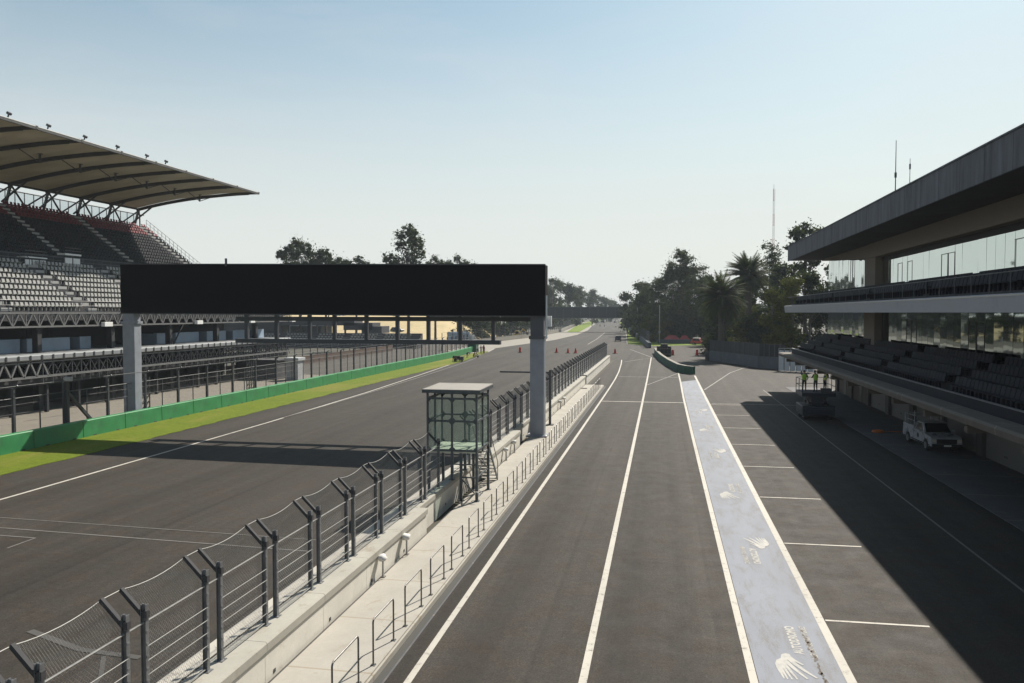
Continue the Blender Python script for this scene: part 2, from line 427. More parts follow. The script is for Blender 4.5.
gm = MB(); gm.poly([(-1450,-190,-.06),(1450,-190,-.06),(1450,1480,-.06),(-1450,1480,-.06)])
struct('ground', gm, M['ground'])
sheet('main_track', [(-35.9,-60),(-9.8,-60),(-9.8,150),(-6,170),(8,200),(8,226),(-9.3,230),(-14,300),(-22,430),(-37,715),(-48,1150),(-71,1150),(-62,800),(-46,540),(-36.5,400),(-33.5,320),(-34.5,259),(-41.2,197),(-38.6,177),(-35.9,150)], 0, M['track'])
sheet('pit_lane', [(-9.0,-60),(14.66,-60),(14.66,92),(70,92),(70,226),(8.5,226),(3,222),(-7.5,196),(-8.8,140)], .004, M['pit'])
sheet('service_road', [(-60.5,-60),(-41.0,-60),(-41.0,108),(-60.5,108)], -.02, M['service'])
sheet('perimeter_road', [(-66,108),(-41.0,108),(-41.0,180),(-46,215),(-66,215)], -.022, M['dirtroad'])
sheet('runoff', [(-41.0,172),(-38.6,177),(-41.2,197),(-34.5,259),(-33.5,320),(-36.5,400),(-46,540),(-62,800),(-76,1000),(-70,720),(-54,500),(-45.5,366),(-46,289),(-52,222),(-50,180)], -.015, M['runoff'])
ap = MB(); ap.box(14.66, 19.9, -60, 100, -.05, .03); struct('garage_apron', ap, M['apron'])
gv = MB(); rg = random.Random(21); ed = []; yy = -60.0
while yy < 180:
    ex = -35.8 if yy < 140 else -35.8-(yy-140)*.085
    ed.append((ex+rg.uniform(-.16, .10), yy)); yy += rg.uniform(.5, 1.3)
gv.prism_z([(-40.85,-60)]+ed+[(-40.85,180)], -.05, .03)
struct('grass_verge', gv, M['grass'], kind='stuff')
fl = MB(); fl.poly([(x, y, .02) for x, y in [(-43,366),(-37.5,367),(-45,500),(-64,798),(-75,1050),(-72,800),(-55.5,520)]])
struct('grass_verge', fl, M['grass2'], kind='stuff')
fr = MB(); fr.poly([(x, y, .02) for x, y in [(-9.3,229.6),(-2.9,216.5),(8,224),(20,224),(20,232),(2,236),(-6.5,300),(-14,430),(-31,724),(-38,760),(-37.4,715),(-17,400),(-12.5,300)]])
struct('grass_verge', fr, M['grass2'], kind='stuff')

# painted lines
LX = 2.27; RX = 4.61
curve = [(-6.02,-60),(-6.02,60),(-6.03,84),(-6.05,96),(-6.12,108),(-6.35,122),(-6.9,140),(-7.4,152)]
line(curve, .18)
line([(-1.83,-60),(-1.83,70),(-1.86,110),(-1.95,150),(-2.0,162)], .20)
line([(LX,-60),(LX,60),(2.32,85),(2.46,106),(2.5,122)], .20)
line([(RX,-60),(RX,60),(4.64,90),(4.70,116)], .24)
sheet('pale_lane_strip', [(LX+.1,-60),(RX-.12,-60),(RX-.1,60),(4.58,108.5),(2.55,105.5),(LX+.13,60)], .008, M['strip'])
line([(-5.9,80.85),(2.2,80.85)], .28)
line([(4.9,80.6),(14.6,80.7)], .26, mt='oldwhite')
line([(-5.9,112.2),(2.3,112.6)], .3, mt='oldwhite')
for k in range(-4, 8):
    y = 24.27+7.92*k
    if y < 80: line([(4.76,y-.02),(7.60,y+.04)], .11)
for y in (68.0+4.2, 72.0+13.6): pass
line([(11.5,-60),(11.55,60),(11.65,96)], .10, mt='faint')
line([(4.9,94.7),(10,122),(17.6,150.4)], .16, mt='oldwhite')
line([(-1.7,100),(2.6,121)], .14, mt='oldwhite')
line([(-6.6,146),(-3.5,156),(0.5,160)], .2, mt='oldwhite')
line([(-2.1,163),(-7.5,196)], .2, mt='oldwhite')
line([(-31.2,-60),(-31.2,34),(-31.35,45),(-31.6,60),(-32.6,85),(-34.2,110),(-36.4,140),(-38.0,163),(-40.6,192)], .2)
line([(-31.7,63),(-32.2,85),(-33.2,110),(-34.9,140),(-36.2,155)], .14, mt='oldwhite')
line([(-11.75,-60),(-11.75,60),(-11.6,140)], .5)
line([(-13.0,27.75),(-31.0,28.65)], .10, mt='faint')
line([(-13.0,29.2),(-31.0,30.0)], .07, mt='faint')
line([(-24.5,27.4),(-29.5,27.6)], .09, mt='faint'); line([(-24.5,27.4),(-24.5,26.0)], .09, mt='faint')
line([(-13.3,18.3),(-15.2,18.45),(-17.5,19.3)], .22, mt='fainter')
line([(-12.9,15.4),(-13.6,17.2),(-14.3,18.2)], .12, mt='fainter')
line([(-20.5,225),(-21.5,268),(-25,360)], .3, mt='oldwhite')
line([(-9.6,229),(-12.9,300),(-17.5,400)], .25, mt='oldwhite')

# drain and kerb by the walkway
dr = MB(); dr.box(-6.84, -6.62, -10, 97, -.02, .010); struct('drain_channel', dr, M['groove'])
dk = MB(); dk.box(-6.62, -6.57, -10, 97, -.02, .02); struct('drain_edge', dk, M['apron'])
wk = MB(); wk.prism_z([(-9.15,-10),(-6.9,-10),(-6.9,97),(-8.3,97),(-9.15,97)], -.04, .2)
wk.box(-6.97, -6.84, -10, 97, -.04, .155)
struct('pit_wall_walkway', wk, M['walk'])
wg = MB(); wg.box(-9.15, -9.1, 5, 97, .195, .206); struct('drain_channel', wg, M['groove'])

# painted emblems and lettering on the pale strip (local x = reading direction)
def logo_polys():
    out = []
    def z(a, b): return G(768+a/9.357, 610+b/9.357)
    def loc(p): return (p[1]-21.6, -(p[0]-3.72))
    def fe(a, b, w0, w1, bend=0):
        a = Vector(loc(z(*a))); b = Vector(loc(z(*b))); d = (b-a).normalized(); n = Vector((-d.y, d.x)); pl, pr = [], []
        for i in range(7):
            t = i/6; c = a.lerp(b, t)+n*bend*sin(pi*t); w = w0+(w1-w0)*t**1.6
            if t == 0: w *= .6
            pl.append(c+n*w/2); pr.append(c-n*w/2)
        out.append([tuple(p) for p in pl+pr[::-1]])
    fe((84,520),(152,645),.10,.03); fe((100,505),(186,652),.085,.03); fe((118,495),(228,655),.085,.035)
    fe((128,475),(276,655),.10,.04); fe((150,462),(372,652),.13,.05,-.03); fe((178,445),(462,645),.14,.05,-.05); fe((185,430),(330,520),.10,.05,-.03)
    # folded wrist of the wing
    w = [loc(z(*q)) for q in [(66,505),(80,470),(118,455),(125,420),(160,408),(200,418),(215,440),(190,470),(150,480),(135,505),(100,535),(80,545)]]
    out.append(w)
    return out
LOGO = logo_polys()
lm = MB()
for i, pl in enumerate(LOGO): lm.poly([(x, y, .0005*i) for x, y in pl])
def text_mesh(txt, size, x, y, width):
    cu = bpy.data.curves.new('lettering', 'FONT'); cu.body = txt; cu.size = size; cu.offset = .012*size/.3; cu.resolution_u = 3
    o = bpy.data.objects.new('lettering', cu); COL.objects.link(o); bpy.context.view_layer.update()
    me = bpy.data.meshes.new_from_object(o.evaluated_get(bpy.context.evaluated_depsgraph_get()))
    bpy.data.objects.remove(o)
    xs = [v.co.x for v in me.vertices]; k = width/(max(xs)-min(xs))
    for v in me.vertices: v.co.x = x+(v.co.x-min(xs))*k; v.co.y += y
    return me
def mesh_obj(name, me, mt, parent):
    me.materials.clear(); me.materials.append(mt)
    o = bpy.data.objects.new(name, me); COL.objects.link(o); o.parent = parent; KIDS.setdefault(parent.name, []).append(o); return o
lg = bpy.data.objects.new('painted_emblem', None); COL.objects.link(lg); lg['kind'] = 'structure'
lm.build('wing_mark', M['logo'], lg)
mesh_obj('lettering', text_mesh('AUTODROMO', .34, .08, -.02, 1.9), M['logo'], lg)
mesh_obj('lettering', text_mesh('HERMANOS RODRIGUEZ', .22, -.15, -.34, 2.2), M['logoworn'], lg)
lg.location = (3.72, 21.6, .013); lg.rotation_euler = (0, 0, pi/2)
for i, (x, y, a) in enumerate([(3.35,31.3,-pi/2),(3.68,40.9,pi/2),(3.36,52.4,-pi/2),(3.7,63,pi/2),(3.4,74.5,-pi/2),(3.72,12,pi/2)]):
    c = copy_tree(lg); c.location = (x, y, .013); c.rotation_euler = (0, 0, a)
# scraped stain beside the near emblem
sm = MB()
for i in range(26):
    t = i/25; px = 802+t*25+random.uniform(-1, 1)*1.1; py = 632+t*52+random.uniform(-1, 1)
    x, y = G(px, py); r = random.uniform(.02, .07)
    sm.poly([(x+r*cos(a)*random.uniform(.5, 1.2), y+2.0*r*sin(a)*random.uniform(.5, 1.2), .0155) for a in [k*pi/4 for k in range(8)]])
struct('scuff_marks', sm, pmat('scuff_brown', (.13, .11, .095), .9, .3, 9))

# ------------------------------------------------------------------ pit wall, in four lengths
def wall_len(y0, y1, thin, label, joints=3.4):
    t = thing('concrete_pit_wall', label, 'wall', (-9.6, y0, 0)); mb = MB(); cp_ = MB(); y = y0
    xf = -9.22 if not thin else -9.62
    n = max(1, round((y1-y0)/joints)); s_ = (y1-y0)/n
    for i in range(n):
        a, b = y0+i*s_+.008, y0+(i+1)*s_-.008
        mb.box(-9.96, xf, a, b, -.05, .94)
        cp_.prism_y([(-9.99,.94),(xf+.055,.94),(xf+.055,1.13),(xf+.02,1.17),(-9.96,1.17),(-9.99,1.14)], a, b)
    mb.box(-9.9, xf-.03, y0+.02, y1-.02, 0, 1.1)
    mb.build('wall_block', M['wallf'], t); cp_.build('wall_coping', M['wallc'], t)
    h = MB()
    for i in range(n):
        h.box(xf-.001, xf+.012, y0+i*s_+.4, y0+i*s_+.5, .24, .33)
    h.build('drain_hole', M['groove'], t)
    return t
wall_len(4, 30.5, False, 'near length of pale concrete pit wall under the closest fence panels')
wall_len(30.52, 42.0, True, 'recessed length of pit wall in shadow behind the glass booth')
wall_len(42.02, 51.9, False, 'short length of pale pit wall between the booth stairs and the gantry leg')
wall_len(51.92, 58.3, True, 'recessed length of pit wall behind the grey gantry leg')
wall_len(58.32, 98.0, False, 'long length of pale pit wall beyond the gantry leg')
wall_len(99.6, 146.0, False, 'farthest length of pale pit wall running to the tip')

# ------------------------------------------------------------------ debris fence panels on the pit wall (local y from first post)
def fence_parts(t, wires=True):
    W = 2.07
    for y in (0, W):
        p = MB()
        p.box(-.055, .055, y-.008, y+.008, 0, 2.24)
        for sx in (-.055, .043): p.box(sx, sx+.012, y-.05, y+.05, 0, 2.24)
        p.box(-.11, .11, y-.10, y+.10, 0, .018)
        for k in range(8): p.box(.055, .062, y-.035, y+.035, .25+k*.24, .29+k*.24)
        po = p.build('post', M['steel_dark'] if False else M['fpost'], t)
        a = MB(); a.bar((-.02, y, 2.02), (-.50, y, 2.50), .085, .075); a.bar((.03, y, 1.98), (.03, y, 2.12), .10, .10)
        a.build('arm', M['farm'], po)
    c = MB()
    c.tube((.02, 0, 1.90), (.02, 2.62, 1.90), .019)
    for z in (.30, .58, .86, 1.14, 1.42): c.tube((.05, 0, z), (.05, W, z), .0095, 5)
    c.tube((.02, 0, .07), (.02, W, .07), .017)
    c.build('cable', M['cable'], t)
    tc = MB(); pts = []
    for i in range(9):
        u = i/8; pts.append((-.49, u*W, 2.49-.10*4*u*(1-u)))
    tc.path(pts, .010, 5); tc.tube(pts[-1], (-.49, 2.62, 2.49), .010, 5)
    tc.build('top_cable', M['cable'], t)
    if wires:
        m = MB(); d = .095; H0, H1 = .08, 1.9
        hh = H1-H0; k = -int(hh/d)-1
        while k*d < W:
            for sgn in (1, -1):
                s0 = k*d; a0 = max(0, -s0); a1 = min(hh, W-s0)
                if a1 > a0+.02:
                    y0_, y1_ = s0+a0, s0+a1
                    if sgn < 0: y0_, y1_ = W-y0_, W-y1_
                    m.tube((-.05, y0_, H0+a0), (-.05, y1_, H0+a1), .0028, 3, caps=False)
            k += 1
        for i in range(34):
            y = i*W/33
            u = min(1, max(0, (y+.06)/W)); zt = 2.49-.10*4*u*(1-u)
            m.tube((-.03, y, 1.9), (-.49, min(W, y+.05), zt), .0028, 3, caps=False)
            m.tube((-.03, y, 1.9), (-.49, max(0, y-.05), zt), .0028, 3, caps=False)
        m.build('wire_mesh', M['cable'], t)
M['fpost'] = pmat('fence_post_steel', (.15, .155, .16), .45, .2, 6, metal=.3)
M['farm'] = pmat('fence_arm_steel', (.05, .05, .052), .8, .15, 6, spec=.2)
PITCHF = 2.63
y0f = 15.60-PITCHF*4
fence_ys = []; y = y0f+.55
while y < 145.0:
    if not (34.6 < y+1 < 39.4): fence_ys.append(y)
    y += PITCHF
fp0 = None
grp = 'debris fence panels along the pit wall'
nb = [y for y in fence_ys if y < 35]; mid = [y for y in fence_ys if 35 < y < 55.4]; far = [y for y in fence_ys if y > 55.4]
for y in fence_ys:
    if y in nb:
        n = len(nb)-nb.index(y); lab = 'tall steel wire fence panel, %s on the near side of the glass booth' % ordw(n)
        if n == 1: lab = 'tall steel wire fence panel right in front of the glass booth'
    elif y in mid: lab = 'tall steel wire fence panel, %s beyond the glass booth before the gantry leg' % ordw(mid.index(y)+1)
    else: lab = 'tall steel wire fence panel on the pit wall, %s beyond the gantry leg' % ordw(far.index(y)+1)
    if fp0 is None:
        fp0 = thing('fence_panel', lab, 'fence panel', (0, 0, 0), 0, grp); fence_parts(fp0); t = fp0
    else: t = copy_tree(fp0); t['label'] = lab
    t.location = (-9.72, y, 1.17)

# ------------------------------------------------------------------ guard hoops on the walkway edge
hoop0 = None; k = 0
for i in range(-1, 32):
    y = 16.08+2.515*i
    if y > 93: break
    k += 1
    lab = 'waist high steel guard hoop, %s from the near end of the walkway' % ordw(k)
    if hoop0 is None:
        hoop0 = thing('guard_hoop', lab, 'handrail', (0,0,0), 0, 'guard hoops along the walkway edge')
        r = .024; m = MB(); m.path([(0,0,.02),(0,0,1.07),(0,.03,1.125),(0,.09,1.15),(0,1.44,1.15),(0,1.50,1.125),(0,1.53,1.07),(0,1.53,.02)], r, 8)
        m.build('hoop', M['rail'], hoop0)
        for yy in (0, 1.53):
            b = MB(); b.box(-.06,.06,yy-.06,yy+.06,0,.014); b.tube((.04,yy+.04,.014),(.04,yy+.04,.03),.01); b.tube((-.04,yy-.04,.014),(-.04,yy-.04,.03),.01)
            b.build('foot_plate', M['rail'], hoop0)
        t = hoop0
    else: t = copy_tree(hoop0); t['label'] = lab
    t.location = (-7.02, y, .2)

# ------------------------------------------------------------------ wrapped valves on the wall
def wrapped(y, label):
    t = thing('wrapped_valve', label, 'valve', (-9.2, y, .2), 0, 'wrapped valves on the pit wall')
    b = bmesh.new(); bmesh.ops.create_icosphere(b, subdivisions=2, radius=.17)
    rr = random.Random(int(y*10))
    for v in b.verts:
        k = 1+rr.uniform(-.22, .22); v.co = Vector((v.co.x*.95*k+.13, v.co.y*1.15*k, v.co.z*.75*k+.66))
        if v.co.x < .005: v.co.x = .005
    me = bpy.data.meshes.new('wrapping'); b.to_mesh(me); b.free(); me.materials.append(M['whitecloth'])
    for p in me.polygons: p.use_smooth = True
    o = bpy.data.objects.new('wrapping', me); COL.objects.link(o); o.parent = t; KIDS.setdefault(t.name, []).append(o)
    m = MB(); m.tube((-9.08+.02, y+.05, .2), (-9.08+.02, y+.05, .8), .03); m.tube((-9.06, y+.05, .85), (-9.24, y+.05, .85), .035); m.box(-9.12,-8.98,y-.03,y+.13,.2,.23)
    m.build('pipe', M['rail'], t)
    m = MB(); m.tube((-9.0, y-.08, .75), (-8.98, y-.1, .25), .022); m.build('strap', M['whitecloth'], t)
wrapped(24.9, 'white wrapped pipe valve on the pit wall, nearest of the pair before the booth')
wrapped(27.4, 'white wrapped pipe valve on the pit wall, farther of the pair before the booth')
wrapped(46.2, 'white wrapped pipe valve on the pit wall just beyond the booth stairs')
wrapped(48.9, 'white wrapped pipe valve on the pit wall close before the gantry leg')
wrapped(72.0, 'white wrapped pipe valve on the pit wall, nearer of the pair beyond the gantry leg')
wrapped(75.0, 'white wrapped pipe valve on the pit wall, farther of the pair beyond the gantry leg')

# small black mats / covers on the walkway
for (px, py, lab) in [(537, 434, 'small dark cover plate on the walkway beside the gantry leg'), (584, 388.5, 'small black box lying on the walkway near its far end')]:
    x, y = G(px, py, .2); t = thing('cover_plate', lab, 'cover plate', (x, y, .2)); m = MB(); m.box(x-.35, x+.35, y-.25, y+.25, .2, .26); m.build('plate', M['groove'], t, bevel=.01)
    m = MB(); m.bar((x-.1, y, .265), (x+.1, y, .265), .03, .02); m.build('handle', M['rail'], t)

# ------------------------------------------------------------------ glass booth on legs
def booth():
    X0, X1, Y0, Y1, ZF, ZR = -10.78, -8.42, 35.9, 38.4, 2.55, 5.30
    t = thing('observation_booth', 'glazed steel observation booth on legs with stairs, astride the pit wall', 'booth', (-9.6, 37.1, .2))
    r = MB(); r.prism_x([(Y0-.22,ZR),(Y1+.22,ZR+.05),(Y1+.22,ZR+.17),(Y0-.22,ZR+.12)], X0-.2, X1+.2)
    r.build('roof', M['boothroof'], t)
    e = MB(); e.box(X0-.21, X1+.21, Y0-.235, Y0-.2, ZR-.05, ZR+.09); e.box(X1+.19, X1+.22, Y0-.2, Y1+.22, ZR-.03, ZR+.12); e.box(X0-.22, X0-.19, Y0-.2, Y1+.22, ZR-.03, ZR+.12)
    e.build('roof_edge', M['booth'], t)
    f = MB(); f.box(X0, X1, Y0, Y1, ZF-.12, ZF); f.build('floor', M['plywood'], t)
    fr = MB(); w = .09; zm = (ZF+ZR)/2
    xs = [X0, (X0+X1)/2, X1]; ys = [Y0, (Y0+Y1)/2, Y1]
    for x in xs:
        for y in (Y0, Y1): fr.box(x-w/2, x+w/2, y-w/2, y+w/2, ZF-.2, ZR)
    for x in (X0, X1): fr.box(x-w/2, x+w/2, ys[1]-w/2, ys[1]+w/2, ZF-.2, ZR)
    for z in (ZF, zm, ZR-.32):
        for y in (Y0, Y1): fr.box(X0, X1, y-w/2+.004, y+w/2-.004, z-w/2, z+w/2)
        for x in (X0, X1): fr.box(x-w/2+.004, x+w/2-.004, Y0, Y1, z-w/2, z+w/2)
    g = MB(); c = .21                                       # corner gussets make eight-sided panes
    cells_z = [(ZF, zm), (zm, ZR-.32)]
    def gus(p, q, s_): g.add([p, q, s_], [(0,1,2)])
    for (za, zb) in cells_z:
        for i in range(2):
            for y in (Y0, Y1):
                for o in (-.02, .02):
                    a, b = xs[i], xs[i+1]
                    for (cx, dx) in ((a, 1), (b, -1)):
                        for (cz, dz) in ((za, 1), (zb, -1)): gus((cx, y+o, cz), (cx+dx*c, y+o, cz), (cx, y+o, cz+dz*c))
            for x in (X0, X1):
                for o in (-.02, .02):
                    a, b = ys[i], ys[i+1]
                    for (cy, dy) in ((a, 1), (b, -1)):
                        for (cz, dz) in ((za, 1), (zb, -1)): gus((x+o, cy, cz), (x+o, cy+dy*c, cz), (x+o, cy, cz+dz*c))
    for v_, f_ in ((g.v, g.f),): fr.add(v_, f_)
    fr.build('frame', M['booth'], t)
    for (za, zb) in cells_z:
        for i in range(2):
            for y in (Y0, Y1):
                p = MB(); p.box(xs[i]+.05, xs[i+1]-.05, y-.005, y+.005, za+.05, zb-.05); p.build('pane', M['boothglass'], t)
            for x in (X0, X1):
                p = MB(); p.box(x-.005, x+.005, ys[i]+.05, ys[i+1]-.05, za+.05, zb-.05); p.build('pane', M['boothglass'], t)
    for x, z0 in ((X0+.05, 0), (xs[1], 1.17), (X1, .2), (X1-.75, .2)):
        for y in (Y0, Y1):
            if x == xs[1] or (x == X1-.75 and y == Y1): pass
            l = MB(); l.box(x-.06, x+.06, y-.06, y+.06, z0, ZF-.12); l.box(x-.13, x+.13, y-.13, y+.13, z0, z0+.02); l.build('leg', M['booth'], t)
    b = MB()
    b.bar((X1, Y0, .45), (X1-.75, Y0, 1.25), .05); b.bar((X1, Y0, 1.3), (X1, Y1, 2.3), .05); b.bar((X1, Y0, 2.3), (X1, Y1, 1.3), .05)
    b.bar((X1-.75, Y0, 1.3), (X1, Y0, 1.3), .06); b.bar((X1, Y0, 1.3), (X1, Y1, 1.3), .06); b.bar((X0, Y0, 1.5), (X0, Y1, 1.5), .06)
    b.bar((X1-.75, Y1, 1.9), (X1, Y0, 2.35), .05); b.bar((xs[1], Y0, 1.9), (X1, Y0, 1.9), .05)
    b.build('brace', M['booth'], t)
    # stairs down to the walkway on the far side
    st = thing_part = MB(); sx0, sx1 = X1-.85, X1-.02; n = 11
    for i in range(n):
        u = (i+.5)/n; yy = Y1+.06+u*2.3; zz = ZF-u*(ZF-.2)
        st.box(sx0, sx1, yy-.12, yy+.12, zz-.02, zz+.02)
    s_ = st.build('stair_treads', M['boothroof'], t)
    sr = MB()
    for x in (sx0, sx1): sr.bar((x, Y1+.02, ZF), (x, Y1+2.42, .22), .04, .16)
    sr.build('stringer', M['booth'], s_)
    hr = MB()
    for x in (sx0, sx1):
        hr.tube((x, Y1+.02, ZF+.95), (x, Y1+2.42, 1.15), .022); hr.tube((x, Y1+2.42, 1.15), (x, Y1+2.42, .2), .022); hr.tube((x, Y1+1.2, ZF-.1), (x, Y1+1.2, 2.35), .018)
    hr.build('stair_rail', M['boothroof'], s_)
    pc = MB()                                                # coiled white hose on the lower rail
    for k in range(18):
        a = k*.7; pc.tube((X1+.05+.13*cos(a), Y0-.3+k*.05, .55+.13*sin(a)), (X1+.05+.13*cos(a+.7), Y0-.25+k*.05, .55+.13*sin(a+.7)), .025, 5)
    pc.build('white_hose', M['whitecloth'], t)
booth()

# ------------------------------------------------------------------ gantry with big screen
def gantry():
    a = AY(545.5, 265, 55.4); b = AY(120, 264.5, 57.4)
    t = thing('screen_gantry', 'black video screen gantry on two grey legs spanning the main track', 'gantry', (-25, 56.4, 0))
    az0, bz0 = AY(545.5, 316, 55.4)[2], AY(120, 312.8, 57.4)[2]
    def slab(xa, ya, z0a, z1a, xb, yb, z0b, z1b, th, mt, name, parent=t):
        m = MB(); vs = []
        for (x, y, z0, z1) in ((xa, ya, z0a, z1a), (xb, yb, z0b, z1b)):
            vs += [(x, y, z0), (x, y, z1), (x, y+th, z1), (x, y+th, z0)]
        m.add(vs, [(0,1,2,3),(7,6,5,4),(0,4,5,1),(1,5,6,2),(2,6,7,3),(3,7,4,0)]); return m.build(name, mt, parent, fix=True)
    sc = slab(a[0], 55.4, az0, a[2], b[0], 57.4, bz0, b[2], 1.1, M['screen'], 'screen')
    e = MB(); e.bar((a[0], 55.36, a[2]+.03), (b[0], 57.36, b[2]+.03), .12, .08); e.bar((a[0], 55.36, az0-.03), (b[0], 57.36, bz0-.03), .12, .08); e.build('screen_edge', M['frame'], sc)
    cr = MB(); cr.box(-9.13, -8.13, 55.45, 56.35, .2, 7.2)
    cr.build('column', M['column'], t, bevel=.03)
    ct = MB(); ct.box(-9.1, -8.16, 55.48, 56.32, 7.2, az0); ct.box(-9.2, -8.05, 55.38, 56.42, 7.12, 7.34); ct.build('column_top', M['columndark'], t)
    bp = MB(); bp.box(-9.4, -7.9, 55.2, 56.6, .2, .3); bp.build('base_plate', M['column'], t, bevel=.02)
    cl = MB(); cl.box(-42.75, -41.7, 57.3, 58.2, 0, 8.2); cl.build('column', M['column'], t, bevel=.03)
    cl = MB(); cl.box(-42.72, -41.73, 57.33, 58.17, 8.2, bz0); cl.box(-42.85, -41.6, 57.2, 58.3, 8.1, 8.3); cl.build('column_top', M['column'], t)
    # hanging walkway frame behind the screen
    hy = 56.75; xs = [AY(p, 330, hy)[0] for p in (246, 276, 309, 334, 366, 397, 428, 460, 493)]
    zt = 8.9; zb = AY(400, 341.5, hy)[2]
    for x in xs:
        h = MB(); h.box(x-.13, x+.13, hy, hy+.26, zb, zt); h.build('hanger', M['steel_dark'], t)
    bm_ = MB(); bm_.box(AY(236, 341, hy)[0], AY(500, 341, hy)[0], hy-.1, hy+.5, zb-.18, zb+.14); bm_.build('walkway_beam', M['steel_dark'], t)
    ub = MB(); ub.box(a[0]-.5, AY(236, 330, hy)[0], hy-.05, hy+.3, AY(400, 319.5, hy)[2]-.12, AY(400, 319.5, hy)[2]+.2); ub.build('upper_beam', M['frame'], t)
    lb = MB(); lb.box(-7.95, -7.62, 55.5, 55.8, 8.0, 8.75); lb.build('white_box', M['whitebox'], t, bevel=.02)
    pp = MB(); pp.tube((-7.93, 55.33, 7.2), (-7.93, 55.33, 10.2), .06); pp.tube((-8.05, 55.36, .3), (-8.05, 55.36, 7.2), .03); pp.build('conduit', M['whitebox'], t)
    nb_ = MB(); x, y, z = AY(226, 261, 56.9); nb_.tube((x, y, z-.4), (x, y, z+.2), .1); nb_.build('sensor', M['columndark'], t)
gantry()

# post with a side arm by the gantry leg
x, y = G(550, 425, .2)
t = thing('signal_post', 'dark steel post with one long side arm beside the gantry leg', 'post', (x, y, .2))
m = MB(); m.box(x-.09, x+.09, y-.09, y+.09, .2, AY(550, 370, y)[2]); m.build('post', M['steel_dark'], t)
m = MB(); m.box(x-.28, x+.28, y-.28, y+.28, .2, .26); m.build('base_plate', M['steel_dark'], t)
za = AY(520, 372, y)[2]; xa = AY(500, 372, y)[0]
m = MB(); m.bar((x, y, za), (xa, y, za), .12, .12); m.build('arm', M['steel_dark'], t)

# ------------------------------------------------------------------ green barrier blocks and the fence behind
gb0 = None
ys = [50.2-4.57*(6-i) for i in range(6)]+[50.2+4.57*i for i in range(29)]
for i, y in enumerate(ys):
    n = i+1
    lab = 'bright green concrete barrier block on the grass verge, %s from the far end' % ordw(len(ys)-i)
    if gb0 is None:
        gb0 = thing('green_barrier_block', lab, 'barrier', (0,0,0), 0, 'green barrier blocks beside the grass')
        m = MB(); m.prism_y([(-.50,-.05),(0,-.05),(-.03,1.17),(-.06,1.22),(-.46,1.22),(-.50,1.18)], .03, 4.54); m.build('block', M['green'], gb0)
        for yy in (1.0, 3.5):
            m = MB(); m.box(-.012, .004, yy, yy+.34, .02, .11); m.build('drain_slot', M['groove'], gb0)
        t = gb0
    else: t = copy_tree(gb0); t['label'] = lab
    t.location = (-40.72-max(0, (y-150))*.06, y, 0)

lf0 = None; ys = [45.35-4.55*(4-i) for i in range(4)]+[45.35+4.55*i for i in range(30)]
for i, y in enumerate(ys):
    lab = 'dark wire fence bay behind the green barrier, %s from the far end' % ordw(len(ys)-i)
    if lf0 is None:
        lf0 = thing('track_fence_bay', lab, 'fence panel', (0,0,0), 0, 'wire fence bays behind the green barrier')
        p = MB(); p.box(-.09,.09,-.09,.09,0,4.0); p.box(-.13,.13,-.13,.13,0,.03); p.bar((0,0,3.9),(.35,0,4.2),.07); p.build('post', M['steel_dark'], lf0)
        p = MB(); p.box(-.03,.03,2.24,2.31,0,3.3); p.build('thin_post', M['steel_dark'], lf0)
        p = MB(); p.tube((.0,0,3.32),(.0,4.55,3.32),.035); p.tube((.3,0,4.15),(.3,4.55,4.15),.02)
        for z in (1.7,2.3,2.9): p.tube((.05,0,z),(.05,4.55,z),.007,4)
        p.build('cable', M['fcable'] if 'fcable' in M else M.setdefault('fcable', pmat('fence_cable_dull', (.07,.07,.07), .6, .1, 5)), lf0)
        m = MB(); d = .16; hh = 2.2; k = -int(hh/d)-1
        while k*d < 4.55:
            for sgn in (1, -1):
                s0 = k*d; a0 = max(0, -s0); a1 = min(hh, 4.55-s0)
                if a1 > a0+.02:
                    q0, q1 = s0+a0, s0+a1
                    if sgn < 0: q0, q1 = 4.55-q0, 4.55-q1
                    m.tube((-.03,q0,1.1+a0),(-.03,q1,1.1+a1),.0035,3,caps=False)
            k += 1
        m.build('wire_mesh', M['fcable'], lf0); t = lf0
    else: t = copy_tree(lf0); t['label'] = lab
    t.location = (-42.0-max(0, (y-150))*.06, y, 0)
# braced post with a camera
t = thing('braced_post', 'black braced post with a pale camera head behind the green barrier', 'post', (-41.75, 49.9, 0))
m = MB(); m.box(-41.85,-41.65,49.8,50.0,0,4.2); m.build('post', M['frame'], t)
m = MB(); m.bar((-41.75,49.9,3.3),(-41.75,52.3,1.0),.2,.2); m.build('brace', M['frame'], t)
m = MB(); m.obox((-41.6,49.85,4.25),.5,.35,.3,.5); m.build('camera_head', M['chrome'], t, bevel=.03)
for (yy, h) in ((59.8, 3.6), (77.2, 3.9)):
    t = thing('lattice_post', 'short square lattice post behind the green barrier, %s one' % ('nearer' if yy < 70 else 'farther'), 'post', (-42.6, yy, 0))
    m = MB()
    for sx in (-.25,.25):
        for sy in (-.25,.25): m.box(-42.6+sx-.04,-42.6+sx+.04,yy+sy-.04,yy+sy+.04,0,h)
    m.build('upright', M['steel_dark'], t)
    m = MB()
    for k in range(7):
        z0 = .2+k*h/7.5
        for s_ in (-.25,.25):
            m.bar((-42.85,yy+s_,z0),(-42.35,yy+s_,z0+h/8),.04); m.bar((-42.6+s_,yy-.25,z0),(-42.6+s_,yy+.25,z0+h/8),.04)
    m.build('lattice', M['steel_dark'], t)

